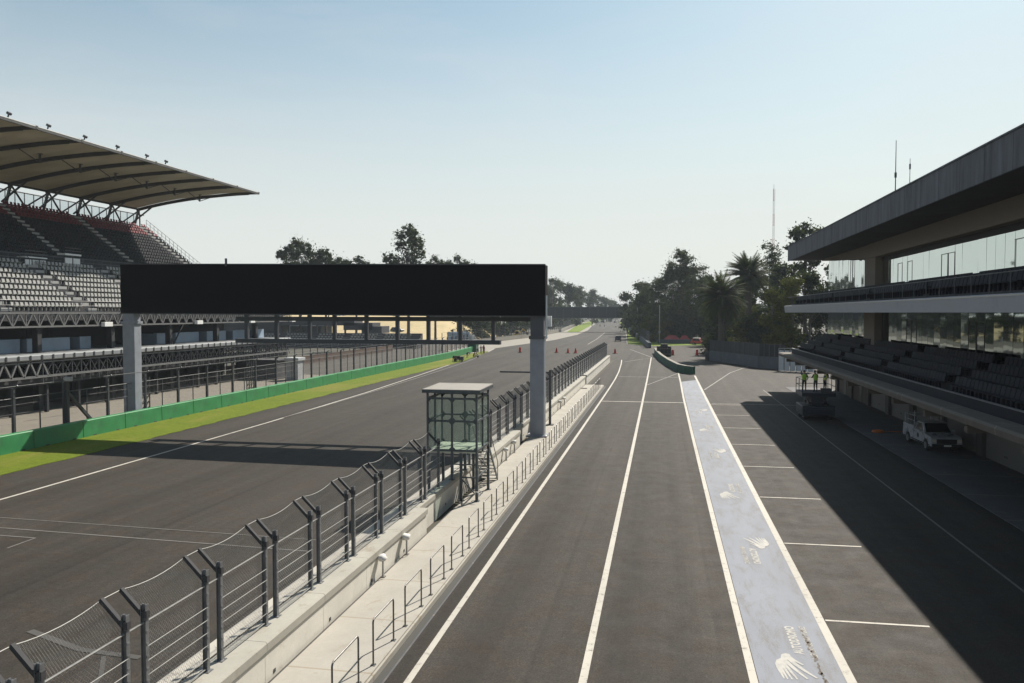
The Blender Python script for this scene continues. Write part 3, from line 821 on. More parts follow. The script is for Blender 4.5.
# =================================================================== GRANDSTAND
def seat_geo(mb, x, y, z, m=0, w=.33):
    # faces +x : pan and tilted back
    mb.obox((x+.02, y, z+.42), .40, w, .05, m=m)
    mb.add([(x-.20,y-w/2,z+.46),(x-.14,y-w/2,z+.46),(x-.14,y+w/2,z+.46),(x-.20,y+w/2,z+.46),(x-.28,y-w/2,z+.78),(x-.22,y-w/2,z+.78),(x-.22,y+w/2,z+.78),(x-.28,y+w/2,z+.78)],
           [(0,3,2,1),(4,5,6,7),(0,1,5,4),(1,2,6,5),(2,3,7,6),(3,0,4,7)], m)
    mb.box(x-.06, x+.06, y-.04, y+.04, z, z+.4, m)
def seat_geo_r(mb, x, y, z, m=0, w=.46):   # faces -x
    mb.obox((x-.02, y, z+.42), .40, w, .05, m=m)
    mb.add([(x+.14,y-w/2,z+.42),(x+.20,y-w/2,z+.42),(x+.20,y+w/2,z+.42),(x+.14,y+w/2,z+.42),(x+.24,y-w/2,z+.88),(x+.30,y-w/2,z+.88),(x+.30,y+w/2,z+.88),(x+.24,y+w/2,z+.88)],
           [(0,3,2,1),(4,5,6,7),(0,1,5,4),(1,2,6,5),(2,3,7,6),(3,0,4,7)], m)
    mb.box(x-.06, x+.06, y-.04, y+.04, z, z+.4, m)
def seats_parts(spots, mats, parent, geo=seat_geo):
    """spots = (x,y,z,kind); the 100 nearest in view as parts, the rest as one part"""
    vis = sorted(spots, key=lambda s: (s[0]**2+s[1]**2) if s[4] else 1e9)
    for (x, y, z, k, v) in vis[:100]:
        m = MB(); geo(m, x, y, z); m.build('seat', mats[k], parent)
    m = MB()
    for (x, y, z, k, v) in vis[100:]: geo(m, x, y, z, k)
    o = m.build('seat_rows', mats, parent); o['kind'] = 'stuff'
def tier(mb, x0, z0, run, rise, n, y0, y1, m=0):
    prof = [(x0, z0-1.0)]
    x, z = x0, z0
    for i in range(n):
        prof += [(x, z), (x-run, z)]; x -= run; z += rise
    prof += [(x, z-rise), (x, z-1.6-rise*.3)]
    prof = [prof[0]]+prof[1:]
    # thin stepped slab : outline along the steps and back below
    top = []; x, z = x0, z0
    for i in range(n): top += [(x, z), (x-run, z)]; x -= run; z += rise
    und = [(a, b-.9) for a, b in top][::-1]
    mb.prism_y(top+und, y0, y1, m)

def grandstand():
    Y0, YM, YU = 22, 111, 107
    t = thing('grandstand', 'tall grandstand with beige fabric canopy, grey seats and red top rows beside the main track', 'grandstand', (-62, 65, 0))
    rnd = random.Random(3)
    # --- middle tier
    mb = MB(); nM, runM, riseM, xM, zM = 9, .84, .55, -55.8, 9.15
    tier(mb, xM, zM, runM, riseM, nM, Y0, YM); mb.build('middle_tier', M['stand'], t)
    ais = [YX(p, -60) for p in (-60, 30, 62, 104, 137)]; ais = []
    y = 28.0
    while y < YM: ais.append(y); y += 10.6
    spots = []
    for i in range(nM):
        x = xM-.45-i*runM; z = zM+i*riseM
        y = Y0+.4
        while y < YM-.4:
            if min(abs(y-a-(i*.0)) for a in ais) > .95: spots.append((x, y, z, 0, YX(0, x)-2 < y < YX(121, x)))
            y += .53
    seats_parts(spots, [M['seat_lt'], M['seat_dk']], t)
    for a in ais:
        st = MB()
        for i in range(nM):
            x = xM-i*runM; z = zM+i*riseM
            st.box(x-.42, x-.02, a-.6, a+.6, z+.002, z+riseM*.5)
        st.build('aisle_stairs', M['stairs'], t)
    hr = MB()
    for a in ais:
        for i in range(0, nM, 2):
            x = xM-.4-i*runM; z = zM+i*riseM
            hr.tube((x, a, z), (x, a, z+.95), .03, 5); hr.tube((x, a, z+.95), (x-runM*.9, a, z+.95+riseM*.9), .03, 5)
    fr_y = Y0
    hr.tube((xM+.15, Y0, zM+.95), (xM+.15, YM, zM+.95), .03, 5); hr.tube((xM+.15, Y0, zM+.5), (xM+.15, YM, zM+.5), .02, 5)
    while fr_y < YM: hr.tube((xM+.15, fr_y, zM), (xM+.15, fr_y, zM+.95), .03, 5); fr_y += 2.4
    hr.build('handrails', M['truss'], t)
    # back rail and commentary boxes above the middle tier
    xb = xM-nM*runM-.3; zb = zM+nM*riseM-.3
    br = MB(); y = Y0
    while y < YM:
        br.tube((xb, y, zb-.4), (xb, y, zb+1.15), .035, 5); y += 1.5
    for dz in (.35, .75, 1.15): br.tube((xb, Y0, zb+dz), (xb, YM, zb+dz), .03, 5)
    br.build('back_rail', M['truss'], t)
    for (pa, pb, h, mt) in ((-70, -8, 1.3, 'truss'), (24, 46, 1.2, 'whitebox'), (64, 80, 1.9, 'whitebox')):
        ya, yb = YX(pa, xb), YX(pb, xb); b = MB()
        n = max(2, int((yb-ya)/.9))
        for i in range(n): 
            u0 = ya+(yb-ya)*i/n
            b.box(xb+.25, xb+.33, u0+.08, u0+(yb-ya)/n-.12, zb-.3, zb-.3+h*.75)
        b.box(xb-.6, xb+.4, ya, yb, zb-.3+h*.9, zb-.3+h)
        b.build('press_box', M[mt], t)
        rl = MB()
        for dz in (.3, .6): rl.tube((xb+.4, ya, zb-.3+h+dz), (xb+.4, yb, zb-.3+h+dz), .03, 5)
        rl.build('press_box_rail', M['truss'], t)
    # --- upper tier
    nU, runU, riseU, xU, zU = 15, .63, .475, -66.0, 14.6
    mb = MB(); tier(mb, xU, zU, runU, riseU, nU, Y0, YU); mb.build('upper_tier', M['stand'], t)
    wl = MB(); wl.box(-65.9, -65.6, Y0, YU, 11.5, 15.3); wl.box(-76.5, -65.9, Y0, YU-.5, 9.5, 12.9)
    wl.box(-77.3, -76.0, Y0, YU, 9, zU+nU*riseU-.1)
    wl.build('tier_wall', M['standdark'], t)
    ais2 = []; y = 31.0
    while y < YU-3: ais2.append(y); y += 12.2
    spots = []
    for i in range(nU):
        x = xU-.36-i*runU; z = zU+i*riseU; y = Y0+.4
        while y < YU-2.4:
            if min(abs(y-a) for a in ais2) > .8: spots.append((x, y, z, 1 if i >= nU-4 else 0, False))
            y += .56
        spots.append((x, YU-1.2, z, 1 if i >= nU-4 else 0, False)); spots.append((x, YU-.62, z, 1 if i >= nU-4 else 0, False))
    m = MB()
    for (x, y, z, k, v) in spots: seat_geo(m, x, y, z, k)
    o = m.build('seat_rows', [M['seat_dk'], M['seat_red']], t); o['kind'] = 'stuff'; o['label'] = 'charcoal upper seats with dark red top rows'
    for a in ais2+[YU-1.9]:
        st = MB()
        for i in range(nU):
            x = xU-i*runU; z = zU+i*riseU; st.box(x-.32, x-.02, a-.55, a+.55, z+.002, z+riseU*.5)
        st.build('aisle_stairs', M['stairs'], t)
    er = MB(); n = nU
    pts = [(xU-i*runU, YU-.1, zU+i*riseU+1.05) for i in range(nU+1)]
    er.path(pts, .035, 5); er.path([(a, b, c-.5) for a, b, c in pts], .025, 5)
    for (a, b, c) in pts: er.tube((a, b, c-1.3), (a, b, c), .03, 5)
    er.build('end_rail', M['truss'], t)
    # windows between tiers
    wn = MB(); y = 60
    while y < 100:
        wn.box(-65.6, -65.52, y, y+4.5, 13.2, 14.1); y += 9
    wn.build('suite_window', M['glass'], t)
    # --- rear screen and struts under the canopy
    zt = zU+nU*riseU; xr = -75.9
    gr = MB(); y = Y0
    while y < YU: gr.box(xr-.03, xr+.03, y-.05, y+.05, zt-.3, zt+1.75); y += 1.45
    gr.box(xr-.03, xr+.03, Y0, YU, zt+1.65, zt+1.77); gr.box(xr-.03, xr+.03, Y0, YU, zt-.1, zt+.05)
    gr.build('rear_screen_frame', M['trussdk'], t)
    gp = MB(); gp.box(xr-.012, xr+.012, Y0, YU-1.5, zt+.05, zt+1.65); gp.build('rear_screen_glass', M['clear'], t)
    # --- canopy
    ribs = [104.4-5.8*i for i in range(15)]
    def cz(u):  # u from 0 (rear) to 1 (front)
        return 24.05+1.8*u+2.2*u*(1-u)
    XR, XF = -75.2, -56.0
    mem = MB(); nu = 12; cols = []
    for j, yr in enumerate(ribs):
        nxt = ribs[j+1] if j+1 < len(ribs) else yr-5.8
        for q in range(4):
            v = q/4; y = yr+(nxt-yr)*v; dip = -.55*4*v*(1-v)
            scal = -.35*4*v*(1-v)
            cols.append([(XR+(XF+scal-XR)*i/nu, y, cz(i/nu)+dip*sin(pi*i/nu)*.9+.12) for i in range(nu+1)])
    vs = [p for c in cols for p in c]+[(a, b, c+.03) for cc in cols for a, b, c in cc]; K = len(cols)*(nu+1)
    fs = []
    for j in range(len(cols)-1):
        for i in range(nu):
            a, b = j*(nu+1)+i, (j+1)*(nu+1)+i
            fs.append((a, a+1, b+1, b)); fs.append((K+a, K+b, K+b+1, K+a+1))
    mem.add(vs, fs); mem.build('canopy_fabric', M['membrane'], t, smooth=True)
    for yr in ribs:
        r = MB()
        for i in range(nu):
            r.bar((XR+(XF-XR)*i/nu, yr, cz(i/nu)-.11*min(1, (1-i/nu)*3)-.03), (XR+(XF+.1-XR)*(i+1)/nu, yr, cz((i+1)/nu)-.11*min(1, (1-(i+1)/nu)*3)-.03), .24, .40 if i < nu-1 else .30)
        r.build('canopy_rib', M['trussdk'], t)
        s_ = MB()
        s_.bar((XR+.3, yr, cz(0)-.2), (-75.6, yr, zt), .24); s_.bar((XR+2.6, yr+.0, cz(.14)-.2), (-75.9, yr-.3, zt+.2), .18)
        s_.bar((XR+.4, yr, cz(0)-.2), (-75.6, yr-2.9, zt), .16); s_.bar((XR+.4, yr, cz(0)-.2), (-75.6, yr+2.9, zt) if yr < 104 else (-75.6, yr+1.2, zt), .16)
        s_.build('rear_strut', M['trussdk'], t)
        k = MB(); xk = XR+(XF-XR)*.62
        k.bar((xk, yr-2.9, cz(.62)-.35), (xk, yr-2.9, cz(.62)-1.25), .16); k.bar((xk, yr-2.9, cz(.62)-1.2), (xk, yr-5.7, cz(.62)-.3), .08); k.bar((xk, yr-2.9, cz(.62)-1.2), (xk, yr-.1, cz(.62)-.3), .08)
        k.tube((xk, yr-2.9, cz(.62)-.32), (xk, yr-2.9, cz(.62)-.24), .3, 10); k.build('king_post', M['trussdk'], t)
    fe = MB(); fe.bar((XF+.02, ribs[-1]-5, cz(1)+.06), (XF+.02, ribs[0], cz(1)+.06), .10, .07); fe.build('canopy_edge', M['whitebox'], t); fe = MB(); fe.bar((XF-.02, ribs[-1]-5, cz(1)-.12), (XF-.02, ribs[0], cz(1)-.12), .2, .22); fe.build('canopy_edge', M['trussdk'], t)
    fb = MB(); fb.bar((XR, ribs[-1]-5, cz(0)), (XR, ribs[0], cz(0)), .22, .22); fb.build('canopy_edge', M['trussdk'], t)
    for px in (13, 52, 88, 120, 149, 168):
        y = YX(px, -56.2); f = MB(); f.bar((-56.2, y, cz(1)+.1), (-56.1, y, cz(1)+.42), .09); f.obox((-56.05, y, cz(1)+.5), .28, .34, .22, .4, M=Matrix.Rotation(.6, 3, 'Y')); f.build('floodlight', M['steel_dark'], t)
    # --- front truss of the middle tier
    XT = -55.0; tr = MB(); zlo, zhi = 7.72, 8.95
    for (x, z) in ((XT, zhi), (XT, zlo)): tr.bar((x, Y0, z), (x, YM+1, z), .16)
    tr.bar((XT-2.5, Y0, zhi), (XT-2.5, YM+1, zhi), .14)
    y = Y0; i = 0
    while y < YM:
        tr.bar((XT, y, zlo), (XT, y+.75, zhi), .11); tr.bar((XT, y+1.5, zlo), (XT, y+.75, zhi), .11); tr.bar((XT, y+1.5, zlo), (XT, y+1.5, zhi), .08)
        tr.bar((XT, y, zhi), (XT-2.5, y, zhi), .10); tr.bar((XT-.1, y+.2, zhi-.25), (XT-.1, y+1.25, zhi-.25), .16, .12); y += 1.5
    tr.build('front_truss', M['truss'], t)
    for px in (105, 197, 250, 291):
        y = YX(px, XT); b = MB(); b.box(XT+.1, XT+.5, y-.6, y+.6, zlo-.12, zlo+.32); b.build('lamp_box', M['whitebox'], t, bevel=.02)
    # --- underside, back wall, lower stage
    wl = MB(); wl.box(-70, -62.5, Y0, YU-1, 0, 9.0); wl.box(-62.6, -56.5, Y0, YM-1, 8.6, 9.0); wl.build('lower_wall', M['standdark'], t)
    for y in range(24, 112, 10):
        c = MB(); c.box(-56.9, -56.3, y-.25, y+.25, 0, 8.7); c.build('stand_column', M['standdark'], t)
    sl = MB()
    sl.prism_y([(-62.5,4.75),(-54.2,4.75),(-54.05,4.85),(-54.05,5.18),(-54.2,5.28),(-62.5,5.28)], Y0, 110)
    sl.build('stage_slab', M['stage'], t)
    so = MB(); y = Y0
    while y < 110: so.box(-54.06, -54.0, y, y+.16, 4.8, 5.24); y += 1.32
    so.build('slab_socket', M['standdark'], t)
    lt = MB(); y = Y0
    lt.bar((-54.3, Y0, 3.3), (-54.3, 110, 3.3), .16, .2); lt.bar((-54.3, Y0, 4.6), (-54.3, 110, 4.6), .12)
    while y < 62:
        lt.bar((-54.3, y, 3.35), (-54.3, y+.7, 4.7), .16); lt.bar((-54.3, y+1.4, 3.35), (-54.3, y+.7, 4.7), .16); y += 1.4
    lt.build('stage_truss', M['truss'], t)
    y = 62
    while y < 110:
        cl = MB()
        for k in range(4):
            z = rnd.choice((3.0, 4.6)); cl.bar((-54.3, y, z), (-54.3-rnd.uniform(.8, 2.6), y+rnd.uniform(-.8, .8), rnd.uniform(2.8, 4.7)), rnd.uniform(.05, .11))
        cl.bar((-54.3, y, 2.6), (-54.3, y, 4.7), .09); cl.bar((-54.3, y, 3.0), (-54.3, y+1.2, 4.6), .07); cl.bar((-54.3, y+1.2, 3.0), (-54.3, y, 4.6), .07);
        cl.bar((-54.3, y-.1, 4.6), (-54.3, y+1.3, 4.6), .07); cl.build('scaffold', M['steel_dark'], t); y += 1.2
    pb = MB()
    for k in range(30):
        y = rnd.uniform(68, 108); x = -55-rnd.uniform(0, 4); z = rnd.uniform(3.2, 4.2); pb.obox((x, y, z), .5, rnd.uniform(.6, 1.8), .06, rnd.uniform(-.5, .5))
    pb.build('stacked_board', M['beam'], t)
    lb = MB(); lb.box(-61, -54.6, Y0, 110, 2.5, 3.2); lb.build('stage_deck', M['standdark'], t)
    for y in range(23, 111, 4):
        for x in (-55, -59): lg_ = MB(); lg_.box(x, x+.3, y-.12, y+.12, 0, 2.6); lg_.build('stage_leg', M['standdark'], t)
    for (pa, pb_) in ((-20, 20), (27, 70), (80, 91), (157, 170), (176, 199), (207, 226), (233, 250), (255, 264)):
        ya, yb = YX(pa, -58), YX(pb_, -58); s_ = MB(); s_.box(-58.15, -58.0, ya, yb, 5.3, 6.55); s_.box(-61, -58.15, ya, ya+.15, 5.3, 6.5); s_.build('suite_panel', M['suite'], t)
    ef = MB(); ef.bar((-56, 84, 5.3), (-56, 86, 7.7), .12); ef.bar((-62, 60, 5.3), (-62, 62, 8.0), .08)
    for (p1, p2) in ((25, 25), (37, 37), (48, 48)):
        y = YX(p1, -60); ef.bar((-60, y, 5.3), (-60, y+.5, 8.6), .09)
    ef.build('inner_frame', M['stand'], t)
grandstand()

x, y = G(292, 380)
t = thing('white_kiosk', 'small white boxy kiosk behind the wire fence by the far end of the grandstand', 'kiosk', (x, y, 0))
m = MB(); m.box(x-.85, x+.85, y, y+1.8, 0, 2.5); m.build('wall', M['kiosk'], t, bevel=.03)
m = MB(); m.box(x-1.0, x+1.0, y-.2, y+2.0, 2.5, 2.95); m.build('roof', M['kiosk'], t, bevel=.04)
m = MB(); m.box(x-.12, x+.1, y-.03, y, 0, 2.3); m.build('door_gap', M['chrome'], t)
t = thing('dark_shed', 'dark grey shed wall next to the white kiosk behind the fence', 'shed', (-52.5, 97, 0))
m = MB(); m.box(-56.5, -50.7, 99, 101.5, 0, 2.5); m.build('wall', M['shed'], t); m = MB(); m.box(-56.7, -50.5, 98.8, 101.7, 2.5, 2.65); m.build('roof', M['shed'], t)

# =================================================================== PIT BUILDING
def pit_building():
    YN, YE = 2, 98
    t = thing('pit_building', 'long pit building with dark roof, mirrored glass and balconies of navy seats above garages', 'building', (24, 50, 0))
    # roof
    r = MB(); r.prism_y([(14.6,15.05),(14.6,16.55),(15.0,16.75),(33,17.1),(33,15.3),(18.6,15.05)], YN, YE)
    r.build('roof', M['soffit'], t)
    fa = MB(); fa.prism_y([(14.48,15.0),(14.6,15.0),(14.6,16.62),(14.48,16.62)], YN, YE); fa.box(14.6, 33, YE, YE+.1, 15.05, 16.6)
    y = YN+1.5
    while y < YE: fa.box(14.474, 14.48, y-.012, y+.012, 15.0, 16.6, 1); y += 3.05
    fa.build('roof_fascia', [M['fascia'], M['soffit']], t)
    ca = MB(); ca.box(14.42, 14.75, YN, YE+.12, 16.62, 16.70); ca.build('roof_coping', M['fascia'], t)
    b = MB(); b.box(18.0, 18.7, YN, 75.5, 13.80, 15.04); b.prism_x([(75.5,13.80),(75.5,15.02),(96.5,15.03),(96.5,14.9)], 18.0, 18.7); b.build('upper_beam', M['beam'], t)
    b = MB(); b.box(18.72, 19.1, YN, 76, 13.4, 13.95); b.build('blind_recess', M['soffit'], t)
    # columns
    for (ya, yb) in ((73.6, 77.3), (26, 29.2)):
        for (z0, z1) in ((4.3, 9.02), (9.8, 15.03)):
            c = MB(); c.box(18.12, 18.72, ya, yb, z0, z1); c.build('column', M['beam'], t)
    # upper floor slab and balcony
    s_ = MB(); s_.prism_y([(14.25,9.0),(14.15,9.72),(14.25,9.80),(18.2,9.80),(33,9.80),(33,9.1),(14.5,9.0)], YN, YE)
    s_.build('upper_floor', M['slab'], t, fix=True)
    lp = MB(); lp.box(14.13, 14.17, YN, YE, 9.68, 9.76); lp.build('floor_edge', M['chrome'], t)
    ti = MB(); x, z = 14.75, 9.78; RS = .17
    prof = []
    for i in range(4): prof += [(x+i*.80, z+i*.17), (x+i*.80, z+(i+1)*.17)]
    prof = [(14.75, 9.75)]+prof[1:]+[(18.25, 9.78+4*.17), (18.25, 9.75)]
    ti.prism_y(prof, YN, YE-1.0); ti.build('upper_steps', M['stand'], t)
    spots = []
    def stepx(i): return 14.75+i*.80+.42
    for i in range(4):
        y = YN+.3
        while y < YE-1.6:
            if (y+3) % 13.2 > 1.2: spots.append((stepx(i), y, 9.78+(i+1)*.17 , 0, YX(1024, 15.5)-4 < y < YX(850, 15.5)))
            y += .53
    seats_parts(spots, [M['seat_navy']], t, seat_geo_r)
    ur = MB()
    ur.tube((14.55, YN, 10.75), (14.55, YE, 10.75), .025, 5)
    y = YN
    while y < YE: ur.tube((14.55, y, 9.8), (14.55, y, 10.75), .022, 5); y += 2.2
    ur.build('balcony_rail', M['steel_dark'], t)
    # glazing
    rnd = random.Random(11)
    def glaze(x, y0, y1, z0, z1, pitch, doors, gm_='glass'):
        y = y0; i = 0
        while y < y1-.2:
            w = min(pitch, y1-y); a = rnd.uniform(-.012, .012); bt = rnd.uniform(-.008, .008)
            Mx = Matrix.Rotation(a, 3, 'Z') @ Matrix.Rotation(bt, 3, 'Y')
            p = MB(); p.obox((x, y+w/2, (z0+z1)/2), .03, w-.03, z1-z0, M=Mx); gp = p.build('glass_panel', M[gm_], t)
            if i in doors:
                f = MB()
                for yy in (y+.04, y+w-.04): f.box(x-.04, x-.022, yy-.02, yy+.02, z0, z1-.55)
                f.box(x-.04, x-.022, y, y+w, z1-.58, z1-.54); f.build('door_frame', M['frame'], gp)
            y += w; i += 1
        f = MB(); f.box(x+.02, x+.10, y0, y1, z1-.02, z1+.08); f.box(x+.02, x+.10, y0, y1, z0-.08, z0+.02); f.build('glazing_frame', M['frame'], t)
    glaze(18.75, 29.5, 75.6, 10.5, 13.5, 1.28, (10, 11, 13, 21, 22, 28, 30))
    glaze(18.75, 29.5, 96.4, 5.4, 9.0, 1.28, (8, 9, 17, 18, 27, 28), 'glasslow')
    glaze(18.75, 77.5, 96.4, 10.3, 14.95, .9, (7, 8))
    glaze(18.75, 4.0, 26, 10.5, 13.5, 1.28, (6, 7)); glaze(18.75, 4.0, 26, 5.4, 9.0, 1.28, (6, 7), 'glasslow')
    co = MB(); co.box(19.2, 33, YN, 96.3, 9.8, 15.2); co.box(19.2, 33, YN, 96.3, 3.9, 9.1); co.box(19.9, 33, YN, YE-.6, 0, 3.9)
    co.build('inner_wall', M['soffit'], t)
    # lower balcony
    s2 = MB(); s2.prism_y([(13.55,3.95),(13.5,4.22),(13.6,4.34),(18.2,4.34),(33,4.34),(33,3.92),(19.8,3.9),(14.2,3.75)], YN, YE-.3); s2.build('lower_floor', M['concretebrown'], t, fix=True)
    for y in range(4, 98, 6): un = MB(); un.box(13.9, 19.5, y-.2, y+.2, 3.45, 3.76); un.build('cantilever_rib', M['concretebrown'], t)
    pw = MB(); pw.box(14.75, 14.85, YN, YE-2, 4.34, 4.86); pw.build('balcony_parapet', M['seat_navy'], t)
    pc = MB(); pc.box(14.72, 14.88, YN, YE-2, 4.86, 4.91); pc.build('parapet_cap', M['seat_pale'], t)
    ti = MB(); prof = [(15.0, 4.3)]
    for i in range(4): prof += [(15.0+i*.80, 4.34+i*.36), (15.0+i*.80, 4.34+(i+1)*.36)]
    prof = [(15.0, 4.3)]+prof[2:]+[(18.6, 4.34+4*.36), (18.6, 4.3)]
    ti.prism_y(prof, YN, YE-2); ti.build('lower_steps', M['stand'], t)
    spots = []
    for i in range(4):
        y = YN+.3
        while y < YE-2.5:
            if (y+6) % 13.2 > 1.2: spots.append((15.0+i*.80+.42, y, 4.34+(i+1)*.36, 0, YX(1024, 15.5)-4 < y < YX(850, 15.5)))
            y += .53
    m = MB()
    for (x, y, z, k, v) in spots: seat_geo_r(m, x, y, z)
    o = m.build('lower_seat_rows', M['seat_navy'], t); o['kind'] = 'stuff'
    # garages
    y = 96.0; k = 0
    while y > 6:
        p = MB(); p.box(19.55, 20.1, y-1.0, y, .03, 3.72); p.build('garage_pier', M['pier'], t)
        if k >= 2:
            d = MB(); d.box(19.80, 19.9, y-6.85, y-1.0, .03, 3.3)
            dd = d.build('garage_door', M['door'], t)
            h = MB(); h.box(19.78, 19.80, y-4.1, y-3.7, .5, .6); h.build('door_handle', M['frame'], dd)
        else:
            d = MB(); d.box(19.75, 19.9, y-6.85, y-1.0, .03, 3.75); d.build('garage_wall', M['garage'], t)
            w = MB(); w.box(19.72, 19.75, y-4.6, y-3.5, .03, 2.3); w.box(19.70, 19.75, y-2.6, y-1.9, 1.5, 2.4); w.build('door', M['frame'], t)
        l = MB(); l.box(19.76, 19.95, y-6.85, y-1.0, 3.3, 3.75); l.build('lintel', M['garage'], t)
        y -= 6.9; k += 1
    # roof masts
    for (px, y, z0, z1, r) in ((895.5, 67.5, 16.7, 22.5, .05), (910, 63.8, 16.7, 20.4, .035)):
        a = MB(); a.tube((18, y, z0), (18, y, z1), r, 6, r2=r*.5); a.tube((18, y, z0), (18, y, z0+.3), .14); a.tube((18, y, z0+2.9), (18, y, z0+3.3), r*1.8); a.build('roof_antenna', M['steel_dark'], t)
pit_building()

# low wall, hedge, white sheet fence at the building's far end
wp = [(8.9, 152.5), (12.66, 144), (15.6, 134.5), (19.2, 131.0)]
t = thing('low_wall', 'low bluish concrete wall with dark screen beyond the pit building', 'wall', (14, 140, 0))
m = MB()
for (a, b) in zip(wp, wp[1:]): m.bar((*a, .95), (*b, .95), .35, 1.9)
m.build('wall_base', M['hedgewall'], t)
m = MB(); m.box(8.1, 9.1, 152.6, 154.2, 0, 1.6); m.build('end_block', M['groove'], t)
m = MB()
for (a, b) in zip(wp, wp[1:]): m.bar((a[0], a[1]+.1, 2.9), (b[0], b[1]+.1, 2.9), .06, 2.0)
m.build('dark_screen', M['standdark'], t)
m = MB()
for (a, b) in zip(wp, wp[1:]):
    for k in range(5):
        u = k/5; x = a[0]+(b[0]-a[0])*u; y = a[1]+(b[1]-a[1])*u; m.box(x-.06, x+.06, y-.1, y+.02, 1.9, 4.0)
m.build('screen_post', M['steel_dark'], t)
t = thing('white_sheet_fence', 'pale sheeted mesh fence at the far corner of the pit building', 'fence', (19, 126, 0))
m = MB()
for k in range(6):
    x = 17.7+k*.78; y = 127.5-k*.45; m.obox((x+.36, y-.2, 1.65), .72, .03, 3.1, -.5); 
m.build('mesh_sheet', M['whitefence'], t)
m = MB()
for k in range(7):
    x = 17.7+k*.78; y = 127.5-k*.45; m.box(x-.035, x+.035, y-.035, y+.035, 0, 3.5)
m.bar((17.7, 127.5, 3.5), (22.4, 124.8, 3.5), .07); m.build('fence_post', M['steel'], t)

